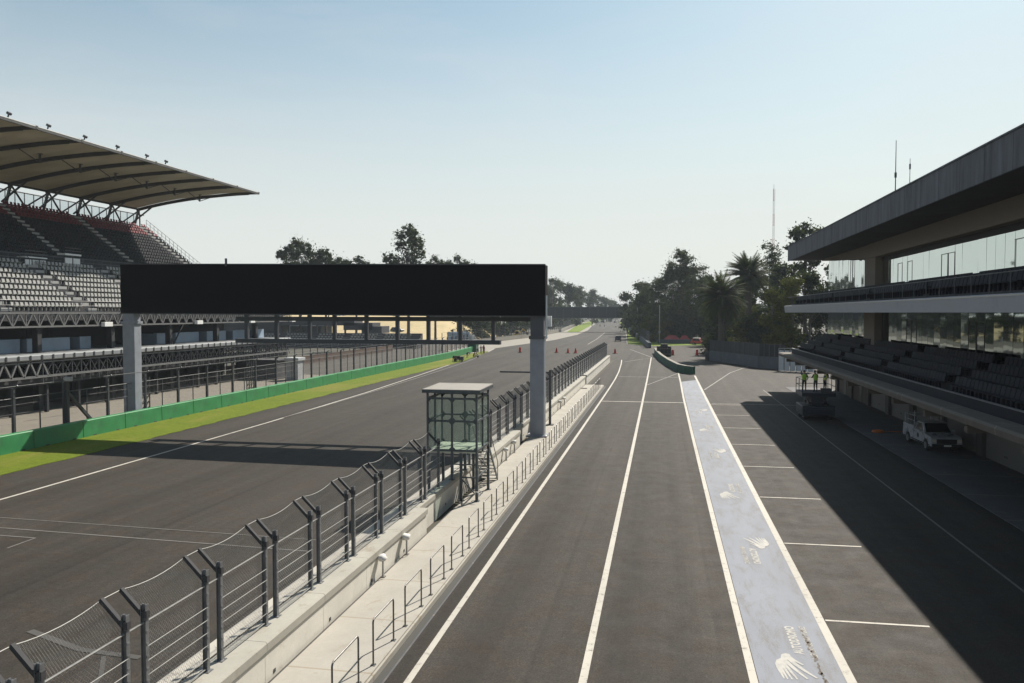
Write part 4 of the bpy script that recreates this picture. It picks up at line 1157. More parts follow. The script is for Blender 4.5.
# =================================================================== VEHICLES
def wheel_part(t, x, y, r, w, z=None):
    z = r if z is None else z; s_ = 1 if x > 0 else -1
    k = MB(); k.tube((x-s_*w, y, z), (x, y, z), r, 20); k.tube((x, y, z), (x+s_*.012, y, z), r*.93, 20)
    wl = k.build('wheel', M['rubber'], t)
    k = MB(); k.tube((x, y, z), (x+s_*.022, y, z), r*.60, 14); k.tube((x+s_*.02, y, z), (x+s_*.035, y, z), r*.2, 8); k.build('rim', M['chrome'], wl)
def pickup(t):
    W = .92
    # lower body side outline (y,z), nose at -y, with wheel arches
    def arch(yc, r, n=7): return [(yc+r*cos(a), .38+r*sin(a)) for a in [pi*i/n for i in range(n+1)]]
    prof = [(-2.52,.42),(-2.58,.62),(-2.55,.92),(-2.40,1.02),(-1.25,1.12),(.55,1.12),(2.55,1.08),(2.6,.55),(2.5,.48)]
    low = [(2.15,.46)]+arch(1.62,.46)+[(-1.15,.42)]+arch(-1.60,.46)+[(-2.15,.42)]
    m = MB(); m.prism_x((prof+low)[::-1], -W, W); m.build('body', M['carwhite'], t, bevel=.05, fix=True)
    # cab: tapered greenhouse
    m = MB(); b0, b1, f0, f1 = -1.30, .50, -.62, .38
    vs = [(-W+.03,b0,1.10),(W-.03,b0,1.10),(W-.03,b1,1.10),(-W+.03,b1,1.10),(-W+.17,f0,1.72),(W-.17,f0,1.72),(W-.17,f1,1.72),(-W+.17,f1,1.72)]
    m.add(vs, [(0,3,2,1),(4,5,6,7),(0,1,5,4),(1,2,6,5),(2,3,7,6),(3,0,4,7)]); m.build('cab', M['carwhite'], t, bevel=.05)
    def lerp(p, q, u): return tuple(a+(b-a)*u for a, b in zip(p, q))
    def quad_in(c, u0, u1, v0, v1, off): # c: four corners bl br tr tl
        pts = []
        for u, v in ((u0,v0),(u1,v0),(u1,v1),(u0,v1)):
            pts.append(tuple(a+o for a, o in zip(lerp(lerp(c[0], c[1], u), lerp(c[3], c[2], u), v), off)))
        return pts
    m = MB(); m.poly(quad_in([vs[0],vs[1],vs[5],vs[4]], .06,.94,.06,.92,(0,-.012,.01))); m.build('windscreen', M['carglass'], t)
    m = MB(); m.poly(quad_in([vs[1],vs[2],vs[6],vs[5]], .12,.9,.12,.88,(.012,0,0))); m.build('side_window', M['carglass'], t)
    m = MB(); m.poly(quad_in([vs[3],vs[0],vs[4],vs[7]], .1,.88,.12,.88,(-.012,0,0))); m.build('side_window', M['carglass'], t)
    m = MB(); m.poly(quad_in([vs[2],vs[3],vs[7],vs[6]], .1,.9,.2,.85,(0,.012,0))); m.build('rear_window', M['carglass'], t)
    m = MB(); m.box(-W+.06, W-.06, .62, 2.5, 1.085, 1.10); m.build('cargo_bed', M['rubber'], t)
    m = MB()
    for x in (-W+.05, W-.05):
        m.box(x-.05, x+.05, .58, 2.55, 1.08, 1.34)
    m.box(-W, W, 2.45, 2.56, 1.08, 1.34); m.build('bed_side', M['carwhite'], t, bevel=.02)
    m = MB()
    for x in (-W+.08, W-.08):
        for y in (.62, 2.4): m.tube((x,y,1.3),(x,y,2.0),.03)
        m.tube((x,.62,2.0),(x,2.4,2.0),.03); m.tube((x,.62,1.65),(x,2.4,1.65),.022)
    for y in (.62, 1.5, 2.4): m.tube((-W+.08,y,2.0),(W-.08,y,2.0),.03)
    m.tube((-W+.08,.62,1.3),(-W+.08,.62,2.35),.035); m.build('ladder_rack', M['carwhite'], t)
    m = MB(); m.box(-.60,.60,-2.605,-2.56,.60,.90); m.build('grille', M['rubber'], t)
    m = MB(); m.box(-W-.005,W+.005,-2.3,2.4,.42,.50); m.build('sill', M['rubber'], t)
    m = MB(); m.box(-W+.02,W-.02,-2.72,-2.55,.40,.58); m.build('bumper', M['rubber'], t, bevel=.03)
    m = MB(); m.box(-.22,.22,-2.735,-2.722,.45,.55); m.build('number_plate', M['whitebox'], t)
    for x in (-.76, .76):
        m = MB(); m.box(x-.13,x+.13,-2.60,-2.555,.70,.88); m.build('headlight', M['lamp'], t)
        m = MB(); m.obox((x*1.34, -1.0, 1.22), .2, .09, .16); m.build('mirror', M['carwhite'], t, bevel=.03)
    for x in (-W-.004, W+.004):
        m = MB(); pts = [(x, -.25+.2*cos(a), .82+.17*sin(a)) for a in [k*pi/8 for k in range(16)]]; m.poly(pts if x > 0 else pts[::-1]); m.build('door_emblem', M['blue'], t)
        m = MB(); m.box(x-.008,x+.008,.28,.42,.98,1.02); m.build('door_handle', M['rubber'], t)
        m = MB(); m.box(x-.003,x+.003,-1.02,-1.0,.5,1.1); m.box(x-.003,x+.003,.48,.5,.5,1.1); m.build('door_gap', M['groove'], t)
    for x in (-W-.005, W+.005):
        for y in (-1.60, 1.62): wheel_part(t, x, y, .37, .24)
t = thing('pickup_truck', 'white pickup truck with a ladder rack parked in shade under the pit building', 'pickup truck', (0,0,0)); pickup(t)
t.location = (17.75, 57.2, .03); t.rotation_euler = (0, 0, radians(3))
t = thing('hose_coil', 'orange hose coil on the ground beside the pickup truck', 'hose', (16.0, 63.5, .03))
m = MB()
for k in range(3):
    pts = [(16.0+(.42-.05*k)*cos(a), 63.5+(.42-.05*k)*sin(a), .06+.05*k) for a in [i*pi/10 for i in range(21)]]; m.path(pts, .035, 6)
m.build('hose', M['orange'], t)
m = MB(); m.path([(16.4,63.5,.06),(17.0,63.9,.06),(17.6,63.7,.06),(18.2,64.4,.06)], .03); m.build('hose_end', M['orange'], t)

def lift(t):
    m = MB(); m.box(-1.3,1.3,-1.7,1.7,.32,1.15); m.box(-1.1,1.1,-1.85,1.85,.45,.9); m.box(-.5,.5,-1.2,1.2,1.15,1.9); m.build('chassis', M['blue'], t, bevel=.04)
    for x in (-1.16, 1.16):
        for y in (-1.15, 1.15): wheel_part(t, x, y, .42, .32)
    m = MB()
    for x in (-.7, .7):
        for z0 in (.85, 1.4):
            m.bar((x,-1.3,z0),(x,1.3,z0+.55),.09,.14); m.bar((x,1.3,z0),(x,-1.3,z0+.55),.09,.14)
    m.bar((-.7,-1.3,1.4),(.7,-1.3,1.4),.1); m.bar((-.7,1.3,1.4),(.7,1.3,1.4),.1); m.build('scissor_arms', M['blue'], t)
    m = MB(); m.box(-1.35,1.35,-1.6,1.6,1.95,2.25); m.build('deck', M['blue'], t, bevel=.02)
    m = MB()
    for x in (-1.32, 1.32):
        for y in (-1.55, 0, 1.55): m.tube((x,y,2.25),(x,y,3.35),.03)
        for z in (2.8, 3.35): m.tube((x,-1.55,z),(x,1.55,z),.028)
    for y in (-1.55, 1.55):
        if y > 0:
            for z in (2.8, 3.35): m.tube((-1.32,y,z),(1.32,y,z),.028)
    m.build('guard_rail', M['steel_dark'], t)
    m = MB(); m.box(.2,1.0,-1.5,-1.1,2.25,2.65); m.build('tool_box', M['shed'], t, bevel=.02)
    m = MB(); m.box(-1.0,-.5,-1.63,-1.60,.45,.8); m.build('control_panel', M['chrome'], t)
t = thing('scissor_lift', 'dark blue scissor lift platform carrying three workers by the pit building', 'lift', (0,0,0)); lift(t)
t.location = (12.95, 71.5, .01); LIFT = (12.95, 71.5, 2.26)

def small_car(t, paintm, L_=4.3, W=.9, H=1.55):
    def arch(yc, r, n=6): return [(yc+r*cos(a), .33+r*sin(a)) for a in [pi*i/n for i in range(n+1)]]
    prof = [(-L_/2,.4),(-L_/2-.03,.75),(-L_/2+.15,.9),(-.9,1.0),(L_/2-.1,1.0),(L_/2,.6),(L_/2-.05,.4)]
    low = arch(1.3,.4)+arch(-1.3,.4)
    m = MB(); m.prism_x((prof+low)[::-1], -W, W); m.build('body', paintm, t, bevel=.05, fix=True)
    vs = [(-W+.04,-1.0,.98),(W-.04,-1.0,.98),(W-.04,2.0,.98),(-W+.04,2.0,.98),(-W+.2,-.35,H),(W-.2,-.35,H),(W-.2,1.6,H),(-W+.2,1.6,H)]
    m = MB(); m.add(vs, [(0,3,2,1),(4,5,6,7),(0,1,5,4),(1,2,6,5),(2,3,7,6),(3,0,4,7)]); m.build('cabin', paintm, t, bevel=.05)
    def mid(a, b, u): return tuple(p+(q-p)*u for p, q in zip(a, b))
    def q(c, o):
        r = []
        for u, v in ((.1,.12),(.9,.12),(.9,.88),(.1,.88)): r.append(tuple(a+k for a, k in zip(mid(mid(c[0],c[1],u), mid(c[3],c[2],u), v), o)))
        return r
    for c, o, n in (([vs[0],vs[1],vs[5],vs[4]],(0,-.02,.01),'windscreen'),([vs[1],vs[2],vs[6],vs[5]],(.02,0,0),'side_window'),([vs[3],vs[0],vs[4],vs[7]],(-.02,0,0),'side_window'),([vs[2],vs[3],vs[7],vs[6]],(0,.02,.01),'rear_window')):
        m = MB(); m.poly(q(c, o)); m.build(n, M['carglass'], t)
    for x in (-.7,.7):
        m = MB(); m.box(x-.12,x+.12,L_/2-.06,L_/2+.02,.72,.9); m.build('tail_light', M['red'], t)
        m = MB(); m.box(x-.12,x+.12,-L_/2-.05,-L_/2+.06,.66,.8); m.build('headlight', M['lamp'], t)
    for x in (-W-.004, W+.004):
        for y in (-1.3, 1.3): wheel_part(t, x, y, .33, .2)
t = thing('parked_car', 'dark car standing on the main track before the dark bridge', 'car', (0,0,0)); small_car(t, M['cardark'], 4.5, .95, 1.75)
x, y = G(618, 341.3); t.location = (x, y, 0); t.rotation_euler = (0, 0, pi+.06)
t = thing('parked_car', 'red car with white roof rack parked beyond the low grey wall', 'car', (0,0,0)); small_car(t, M['red'], 4.2, .9, 1.7)
m = MB(); m.box(-.7,.7,-.3,1.5,1.72,1.95); rk = m.build('roof_rack', M['whitebox'], t)
t.location = (10.3, 229, 0); t.rotation_euler = (0, 0, 1.2)
t = thing('distant_car', 'tiny dark car at the far end of the straight under the bridge', 'car', (0,0,0)); small_car(t, M['cardark'])
x, y = G(618.5, 322.2); t.location = (-39.5, 690, 0)
for i, (px, py, Y, rz, mt, lab) in enumerate([(409, 324, 250, 1.3, 'cardark', 'dark car parked on the sand bank seen under the gantry'), (487, 337, 232, .3, 'cardark', 'dark car parked against the far track wall under the gantry')]):
    t = thing('parked_car', lab, 'car', (0,0,0)); small_car(t, M[mt], 4.3, .9, 1.6)
    if i == 0: CAR_ON_SAND = t; t.rotation_euler = (0,0,rz)
    else: t.location = (-56.0, 232, 0); t.rotation_euler = (0,0,rz)
# box lorry by the far wall
t = thing('box_lorry', 'pale blue box lorry behind the far track wall', 'lorry', (0,0,0))
m = MB(); m.box(-1.2,1.2,-3.2,2.6,.9,3.4); m.build('cargo_box', M['suite'], t, bevel=.03)
m = MB(); m.box(-1.25,1.25,2.55,2.72,3.25,3.5); m.box(1.1,1.3,2.6,2.72,.9,3.4); m.build('box_frame', M['whitebox'], t)
m = MB(); m.prism_x([(-5.2,.6),(-5.2,1.6),(-4.8,2.5),(-3.4,2.6),(-3.4,.6)][::-1], -1.1, 1.1); m.build('cab', M['whitebox'], t, bevel=.05, fix=True)
m = MB(); m.poly([(-.95,-5.16,1.75),(.95,-5.16,1.75),(.95,-4.86,2.4),(-.95,-4.86,2.4)]); m.build('windscreen', M['carglass'], t)
for x in (-1.15, 1.15):
    for y in (-4.2, 1.4): wheel_part(t, x, y, .48, .3)
t.location = (-57.5, 222, 0); t.rotation_euler = (0,0,2.2)
# yellow digger
t = thing('mini_digger', 'small yellow digger behind the far left track wall', 'digger', (0,0,0))
m = MB(); m.box(-1,1,-1.2,1.2,.7,1.5); m.build('body', M['yellow'], t, bevel=.05)
m = MB(); m.box(-.9,.1,-.6,.7,1.5,2.7); m.build('cab', M['yellow'], t, bevel=.05)
m = MB(); m.box(-.92,-.9,-.5,.6,1.7,2.5); m.box(-.8,0,-.62,-.6,1.7,2.5); m.build('window', M['carglass'], t)
m = MB(); m.bar((.5,-1.0,1.4),(.5,-2.4,3.4),.28); m.bar((.5,-2.4,3.4),(.5,-3.8,2.0),.22); m.build('boom', M['yellow'], t)
m = MB(); m.prism_x([(-4.2,1.2),(-4.3,2.0),(-3.6,2.2),(-3.4,1.5)][::-1], .1, .9); m.build('bucket', M['shed'], t)
for x in (-1.0, .6):
    m = MB(); m.box(x,x+.4,-1.5,1.5,0,.7); m.build('crawler', M['rubber'], t, bevel=.1)
t.location = (-49.5, 272, 0); t.rotation_euler = (0,0,2.0)

# red barrels and cones across the tracks
def barrel(t):
    m = MB(); m.lathe([(.30,.05),(.31,.1),(.29,.42),(.27,.44),(.27,.80),(.25,.82),(.24,1.12),(.20,1.2)], 16); m.build('drum', M['red'], t, smooth=False)
    m = MB(); m.lathe([(.42,0),(.42,.07),(.32,.09)], 12); m.build('rubber_base', M['rubber'], t)
    m = MB(); m.tube((-.1,0,1.2),(.1,0,1.2),.03); m.build('handle', M['red'], t)
def cone(t):
    m = MB(); m.lathe([(.36,.06),(.30,.2),(.13,.95),(.09,1.12)], 16); m.build('cone', M['red'], t)
    m = MB(); m.box(-.42,.42,-.42,.42,0,.07); m.build('base', M['rubber'], t, bevel=.02)
    m = MB(); m.lathe([(.215,.58),(.165,.80)], 16); m.build('band', M['redcloth'], t)
b0 = c0 = None
BAR = [(520,352.6,1,'round red barrel on the main track left of the gantry leg'), (556.5,352.8,0,'red traffic cone on the main track just right of the gantry leg'), (568,353.2,0,'middle red traffic cone of the three between gantry leg and fence'),
       (575.6,353.2,0,'red traffic cone on the main track nearest the wire fence'), (615,353.6,0,'red traffic cone at the pit exit beyond the tip of the pit wall'),
       (672.7,355.4,1,'red barrel beside the wrapped tyre stack at the pit exit'), (697,355.4,1,'red barrel standing alone right of the green curved barrier')]
for (px, py, kind, lab) in BAR:
    x, y = G(px, py)
    if kind:
        if b0 is None: b0 = thing('traffic_barrel', lab, 'barrel', (0,0,0), 0, 'red barrels closing the track'); barrel(b0); t = b0
        else: t = copy_tree(b0)
    else:
        if c0 is None: c0 = thing('traffic_cone', lab, 'cone', (0,0,0), 0, 'red cones closing the track'); cone(c0); t = c0
        else: t = copy_tree(c0)
    t['label'] = lab; t.location = (x, y, .005); t.rotation_euler = (0, 0, px)

# curved green barrier and tyre stack at the pit exit
cp = [(-1.3,178),(-.9,166),(.04,150.2),(1.31,135),(2.57,123.5),(3.6,120),(4.64,118.4)]
t = thing('curved_barrier', 'dark green curved barrier with pale top at the pit exit', 'barrier', (1.5, 140, 0))
m = MB(); cap = MB()
for (a, b) in zip(cp, cp[1:]):
    m.bar((*a, .55), (*b, .55), .5, 1.1); cap.bar((*a, 1.14), (*b, 1.14), .54, .08)
m.build('barrier_wall', M['dkgreen'], t); cap.build('barrier_cap', M['runoff'], t)
t = thing('tyre_stack', 'rounded dark stack of wrapped tyres behind the green curved barrier', 'tyre stack', (.9, 166, 0))
m = MB(); rnd = random.Random(5)
for ix in range(4):
    for iy in range(3):
        for iz in range(11 if 0 < ix < 3 else 9):
            x = -.55+ix*.72; y = 165+iy*.72; z = .12+iz*.235; m.lathe([(.22,-.1),(.34,-.1),(.37,0),(.34,.1),(.22,.1)], 10, (x+rnd.uniform(-.04,.04), y, z))
m.build('tyre', M['rubber'], t)
m = MB(); m.box(-.98,2.0,164.56,164.6,.5,.62); m.box(-.98,2.0,164.56,164.6,1.6,1.72); m.build('strap', M['beam'], t)

# red canopies beyond
for i, (x, y, w, lab) in enumerate([(3.0, 238.6, 4.8, 'low red pitched canopy beyond the grey wall, left one'), (6.6, 238.2, 3.0, 'low red pitched canopy beyond the grey wall, right one with pale side')]):
    t = thing('red_canopy', lab, 'canopy', (x, y, 0)); m = MB(); h = 2.3
    m.add([(x-w/2,y-1.6,1.1),(x+w/2,y-1.6,1.1),(x+w/2,y+1.6,1.1),(x-w/2,y+1.6,1.1),(x-w/5,y,h),(x+w/5,y,h)], [(0,1,5,4),(1,2,5),(2,3,4,5),(3,0,4),(0,3,2,1)]); m.build('cover', M['redcloth'], t)
    m = MB()
    for sx in (-1,1):
        for sy in (-1,1): m.tube((x+sx*w*.45,y+sy*1.4,0),(x+sx*w*.45,y+sy*1.4,1.15),.05)
    m.build('pole', M['steel'], t)
    if i: m = MB(); m.box(x-.2,x+1.0,y-1.7,y-1.62,.6,1.3); m.build('side_panel', M['beam'], t)
def poly_wall(name, lab, cat, pts, h, th, mt, extra=None, z0=0):
    x = sum(p[0] for p in pts)/len(pts); y = sum(p[1] for p in pts)/len(pts)
    t = thing(name, lab, cat, (x, y, 0)); m = MB()
    for a, b in zip(pts, pts[1:]): m.bar((*a, z0+h/2), (*b, z0+h/2), th, h)
    m.build('wall_face', M[mt], t)
    m = MB()
    for a, b in zip(pts, pts[1:]): m.bar((*a, z0+h+.03), (*b, z0+h+.03), th+.06, .07)
    m.build('wall_top', M[mt], t)
    if extra:
        fh, step, fm = extra; p = MB(); r = MB()
        for a, b in zip(pts, pts[1:]):
            n = max(1, int(math.dist(a, b)/step))
            for k in range(n):
                u = k/n; x = a[0]+(b[0]-a[0])*u; y = a[1]+(b[1]-a[1])*u; p.box(x-.07,x+.07,y-.07,y+.07,h-.1,fh)
            for q in range(6): z = h+(fh-h)*(q+1)/6; r.bar((*a, z), (*b, z), .04)
        r.add(p.v, p.f); r.build('wire_fence', M[fm], t)
    return t
poly_wall('grey_wall', 'low grey concrete wall below the trees beyond the pit exit', 'wall', [(-1.0,238),(4,236),(9,234.5),(18,232)], 1.1, .4, 'hedgewall')
poly_wall('track_wall', 'curving concrete wall with dark fence on the right of the far track', 'wall', [(-2.9,204),(-6.0,250),(-10,310),(-17,430),(-31.5,724),(-37,900)], 1.3, .7, 'hedgewall', (4.0, 5, 'steel_dark'))
poly_wall('track_wall', 'pale concrete wall with dark fence on the left of the far track', 'wall', [(-50.5,180),(-52.5,222),(-46.5,289),(-46,366),(-56,500),(-72,720),(-80,1000)], 1.2, .5, 'runoff', (4.2, 6, 'steel_dark'))

poly_wall('timber_barrier', 'low brown barrier running behind the left wire fence', 'barrier', [(-61,104),(-61.5,140),(-62,178)], 1.3, .25, 'brownwood')
poly_wall('inner_fence', 'thin grey wire fence standing beyond the low brown barrier', 'fence', [(-67,104),(-68,150),(-69,196)], .5, .2, 'shed', (3.4, 3.5, 'steel_dark'))
# dark bridge over the far track
t = thing('track_bridge', 'dark panelled bridge over the far main track', 'bridge', (-30, 371, 0))
m = MB(); m.box(-58, -4.5, 370, 373, 6.5, 11.5); m.build('beam', M['bridge'], t)
m = MB()
for x in range(-57, -5, 4): m.box(x-.06, x+.06, 369.95, 370.0, 6.5, 11.5)
m.box(-58,-4.5,369.9,370,11.4,11.6); m.box(-58,-4.5,369.9,370,6.4,6.6); m.build('panel_joint', M['steel_dark'], t)
for x in (-57, -6.5):
    m = MB(); m.box(x-.9, x+.9, 370.4, 372.4, 0, 6.5); m.build('pier', M['bridge'], t)

# streetlight and other poles
t = thing('street_lamp', 'tall grey street lamp with two curved arms before the trees', 'street lamp', (-8.9, 300, 0))
m = MB(); m.tube((-8.9,300,0),(-8.9,300,12.4),.14,8,r2=.09); m.build('pole', M['steel'], t)
for s_ in (-1, 1):
    m = MB(); m.path([(-8.9,300,12.4),(-8.9+s_*.7,300,12.95),(-8.9+s_*1.6,300,13.05)], .07); a = m.build('arm', M['steel'], t)
    m = MB(); m.obox((-8.9+s_*2.0,300,13.02),.9,.3,.16); m.build('lamp_head', M['whitebox'], a)
t = thing('utility_pole', 'thin grey pole in front of the leafy trees at the pit exit', 'pole', (-.6, 235, 0))
m = MB(); m.tube((-.6,235,0),(-.6,235,11.2),.16,8,r2=.11); m.build('pole', M['steel'], t)
m = MB(); m.box(-.9,-.3,234.8,235.2,3.0,3.7); m.build('box', M['chrome'], t)
# lattice mast
t = thing('radio_mast', 'slender red and white lattice radio mast above the trees', 'mast', (39.3, 300, 0))
for k in range(12):
    z0, z1 = k*4.45, (k+1)*4.45; m = MB(); w = .34
    for a in range(3):
        x0, y0 = 39.3+w*cos(a*2.094), 300+w*sin(a*2.094); x1, y1 = 39.3+w*cos((a+1)*2.094), 300+w*sin((a+1)*2.094)
        m.tube((x0,y0,z0),(x0,y0,z1),.055,5)
        for q in range(4): m.bar((x0,y0,z0+q*1.11),(x1,y1,z0+(q+1)*1.11),.04)
    m.build('mast_section', M['mastred'] if k % 2 else M['whitebox'], t)
m = MB(); m.tube((39.3,300,53.4),(39.3,300,55),.05); m.build('aerial', M['steel_dark'], t)

# long white roofed shed and low stands seen under the gantry
def shed(x0, x1, y0, y1, h, lab, roof):
    t = thing('low_shed', lab, 'shed', ((x0+x1)/2, (y0+y1)/2, 0)); m = MB(); m.box(x0, x1, y0, y1, 0, h-.9); m.build('wall', M['shed'], t)
    m = MB(); m.prism_x([(y0-1,h-.9),(y0-1,h-.6),((y0+y1)/2,h),(y1+1,h-.6),(y1+1,h-.9)], x0-1, x1+1); m.build('roof', M[roof], t, fix=True)
    m = MB()
    for k in range(int((x1-x0)/5)): m.box(x0+1+k*5, x0+3.6+k*5, y0-.06, y0, .5, h-2)
    m.build('window', M['carglass'], t)
shed(-84, -66, 282, 292, 8.7, 'long low shed with bright white roof seen under the gantry', 'roofwhite')
shed(-125, -96, 214, 222, 5.8, 'dark low shed on the left below the gantry screen', 'shed')
# sandy bank
sb = MB(); nx, ny = 30, 14; vs = []; fs = []; rnd = random.Random(9)
for j in range(ny+1):
    for i in range(nx+1):
        u, v = i/nx, j/ny; x = -140+u*78+v*2; y = 232+v*70
        z = 8.2*min(1, v*1.7)*(1-max(0, (u-.72)/.28)**1.5)*(.94+.06*sin(u*23)+.03*sin(u*57+v*9))-.1
        vs.append((x, y, z))
for j in range(ny):
    for i in range(nx): a = j*(nx+1)+i; fs.append((a, a+1, a+nx+2, a+nx+1))
sb.add(vs, fs); o = struct('sand_bank', sb, M['sand'], smooth=True)
CAR_ON_SAND.location = (-85, 249, 2.6)
# low open stand in front of the sand
t = thing('low_stand', 'long dark stepped stand with rows of grey seats before the sandy bank', 'stand', (-90, 190, 0)); m = MB()
for k in range(6): m.box(-118, -60, 190+k*.95, 190.97+k*.95, 0, .9+.55*k)
m.build('stand_step', M['shed'], t)
m = MB(); m.box(-122, -79, 197, 203, 5.6, 7.1); m.box(-82, -74, 197, 203, 4.4, 6.3); m.box(-77, -71.5, 197, 203, 3.6, 5.4); m.box(-122, -100, 197.5, 203, 0, 5.6); m.build('stand_roof', M['shed'], t)
for x in (-98, -90, -82, -75):
    m = MB(); m.box(x-.2, x+.2, 198, 198.4, 0, 5.7); m.build('roof_post', M['steel_dark'], t)
sp_ = []
for k in range(5):
    x = -116
    while x < -61:
        if (x+116) % 9 > 1.2: sp_.append((x, 190.5+k*.95, .9+.55*k))
        x += .9
m = MB()
for (x, y, z) in sp_: m.box(x-.3, x+.3, y, y+.08, z, z+.42); m.box(x-.3, x+.3, y-.25, y+.05, z+.18, z+.24)
o = m.build('seat_rows', M['seat_lt'], t); o['kind'] = 'stuff'
m = MB(); m.bar((-118,189.7,1.1),(-60,189.7,1.1),.07)
for x in range(-118, -60, 3): m.bar((x,189.7,0),(x,189.7,1.1),.07)
m.build('stand_rail', M['steel_dark'], t)

# =================================================================== PEOPLE
def person_mesh(name, J, top, legs, head_tilt=0):
    """J = joints; one skinned surface, materials by body region. mats: 0 skin 1 top 2 legs 3 shoes"""
    V = []; E = []; R = []; T = []
    def v(p, r, tg, par=None):
        V.append(Vector(p)); R.append(r); T.append(tg)
        if par is not None: E.append((par, len(V)-1))
        return len(V)-1
    pel = v(J['pelvis'], .125, 2); wst = v(J['waist'], .118, 1, pel); ch = v(J['chest'], .145, 1, wst); nk = v(J['neck'], .058, 0, ch)
    hd = Vector(J['head']); n0 = Vector(J['neck']); d = (hd-n0).normalized(); fwd = Vector(J.get('face', (0, -1, 0)))
    h1 = v(hd-d*.03+fwd*.015, .085, 0, nk); h2 = v(hd+d*.05, .092, 0, h1); v(hd+d*.115-fwd*.01, .06, 0, h2)
    v(hd-d*.005+fwd*.118, .018, 0, h1)
    for s_ in 'LR':
        sh = v(J['sh'+s_], .07, 1, ch); el = v(J['el'+s_], .05, 1, sh); wr = v(J['wr'+s_], .034, 0, el)
        e, w = Vector(J['el'+s_]), Vector(J['wr'+s_]); a = (w-e).normalized(); pm = w+a*.06
        pv = v(pm, .036, 0, wr); side = a.cross(Vector((1,0,.3))).normalized()
        for k, ln in enumerate((.065, .08, .075, .055)):
            b = pm+a*.03+side*(k-1.5)*.019; k1 = v(b, .010, 0, pv); k2 = v(b+a*ln*.55, .009, 0, k1); v(b+a*ln+Vector((0,0,-.01)), .007, 0, k2)
        th = v(w+a*.03+side*-.04, .011, 0, pv); v(w+a*.065+side*-.062, .009, 0, th)
        hp = v(J['hip'+s_], .098, 2, pel); kn = v(J['kn'+s_], .066, 2, hp); an = v(J['an'+s_], .046, 2, kn); ft = v(J['to'+s_], .042, 3, an)
    bm = bmesh.new(); sk = bm.verts.layers.skin.verify(); bv = []
    for p, r in zip(V, R):
        q = bm.verts.new(p); q[sk].radius = (r, r); bv.append(q)
    bv[0][sk].use_root = True
    for a, b in E: bm.edges.new((bv[a], bv[b]))
    me = bpy.data.meshes.new(name+'_cage'); bm.to_mesh(me); bm.free()
    o = bpy.data.objects.new(name, me); COL.objects.link(o)
    md = o.modifiers.new('skin', 'SKIN'); md.use_smooth_shade = True
    sb_ = o.modifiers.new('sub', 'SUBSURF'); sb_.levels = 1; sb_.render_levels = 1
    bpy.context.view_layer.update(); dg = bpy.context.evaluated_depsgraph_get()
    res = bpy.data.meshes.new_from_object(o.evaluated_get(dg)); bpy.data.objects.remove(o)
    for mt in (M['skin'], top, legs, M['rubber']): res.materials.append(mt)
    segs = [(a, b) for a, b in E]
    for p in res.polygons:
        c = p.center; best = 1e9; k = 0
        for i, q in enumerate(V):
            dd = (q-c).length-R[i]*.8
            if dd < best: best = dd; k = i
        p.material_index = T[k]; p.use_smooth = True
    return res
def standing(arms='down', lean=0, tw=0):
    J = dict(pelvis=(0,.0,.97), waist=(0,0,1.12), chest=(0,-.01-lean,1.36), neck=(0,-.01-lean*1.4,1.53), head=(0,-.03-lean*1.6,1.66))
    for s_, x in (('L',-1),('R',1)):
        J['sh'+s_] = (x*.185,-lean,1.44); J['hip'+s_] = (x*.095,0,.92); J['kn'+s_] = (x*.11,-.03,.50); J['an'+s_] = (x*.12,.02,.09); J['to'+s_] = (x*.14,-.16,.045)
        if arms == 'down': J['el'+s_] = (x*.25,.03,1.17); J['wr'+s_] = (x*.25,-.08,.93)
        elif arms == 'fwd': J['el'+s_] = (x*.26,-.12,1.2); J['wr'+s_] = (x*.15,-.36,1.18)
        else: J['el'+s_] = (x*.30,-.12,1.52 if x > 0 else 1.2); J['wr'+s_] = (x*.22,-.22,1.80 if x > 0 else 1.0)
    return J
def crouching():
    J = dict(pelvis=(0,.1,.40), waist=(0,.02,.55), chest=(0,-.16,.76), neck=(0,-.27,.90), head=(0,-.36,.99), face=(0,-.8,-.6))
    for s_, x in (('L',-1),('R',1)):
        J['sh'+s_] = (x*.18,-.18,.84); J['el'+s_] = (x*.27,-.38,.62); J['wr'+s_] = (x*.16,-.55,.42); J['hip'+s_] = (x*.1,.08,.38); J['kn'+s_] = (x*.2,-.32,.46); J['an'+s_] = (x*.17,-.05,.10); J['to'+s_] = (x*.19,-.22,.045)
    return J
def walking():
    J = standing('down'); J['knL'] = (-.11,-.18,.52); J['anL'] = (-.11,-.16,.10); J['toL'] = (-.12,-.34,.05); J['knR'] = (.11,.06,.50); J['anR'] = (.11,.32,.14); J['toR'] = (.12,.2,.05)
    J['wrL'] = (-.25,.12,.93); J['wrR'] = (.25,-.2,.98); return J
def bending():
    J = dict(pelvis=(0,.18,.88), waist=(0,.08,.98), chest=(0,-.20,1.08), neck=(0,-.38,1.06), head=(0,-.50,1.04), face=(0,-.5,-.85))
    for s_, x in (('L',-1),('R',1)):
        J['sh'+s_] = (x*.185,-.27,1.08); J['el'+s_] = (x*.25,-.38,.82); J['wr'+s_] = (x*.15,-.50,.60); J['hip'+s_] = (x*.1,.16,.84); J['kn'+s_] = (x*.13,.04,.48); J['an'+s_] = (x*.14,.14,.09); J['to'+s_] = (x*.16,-.04,.045)
    return J
PM = {}
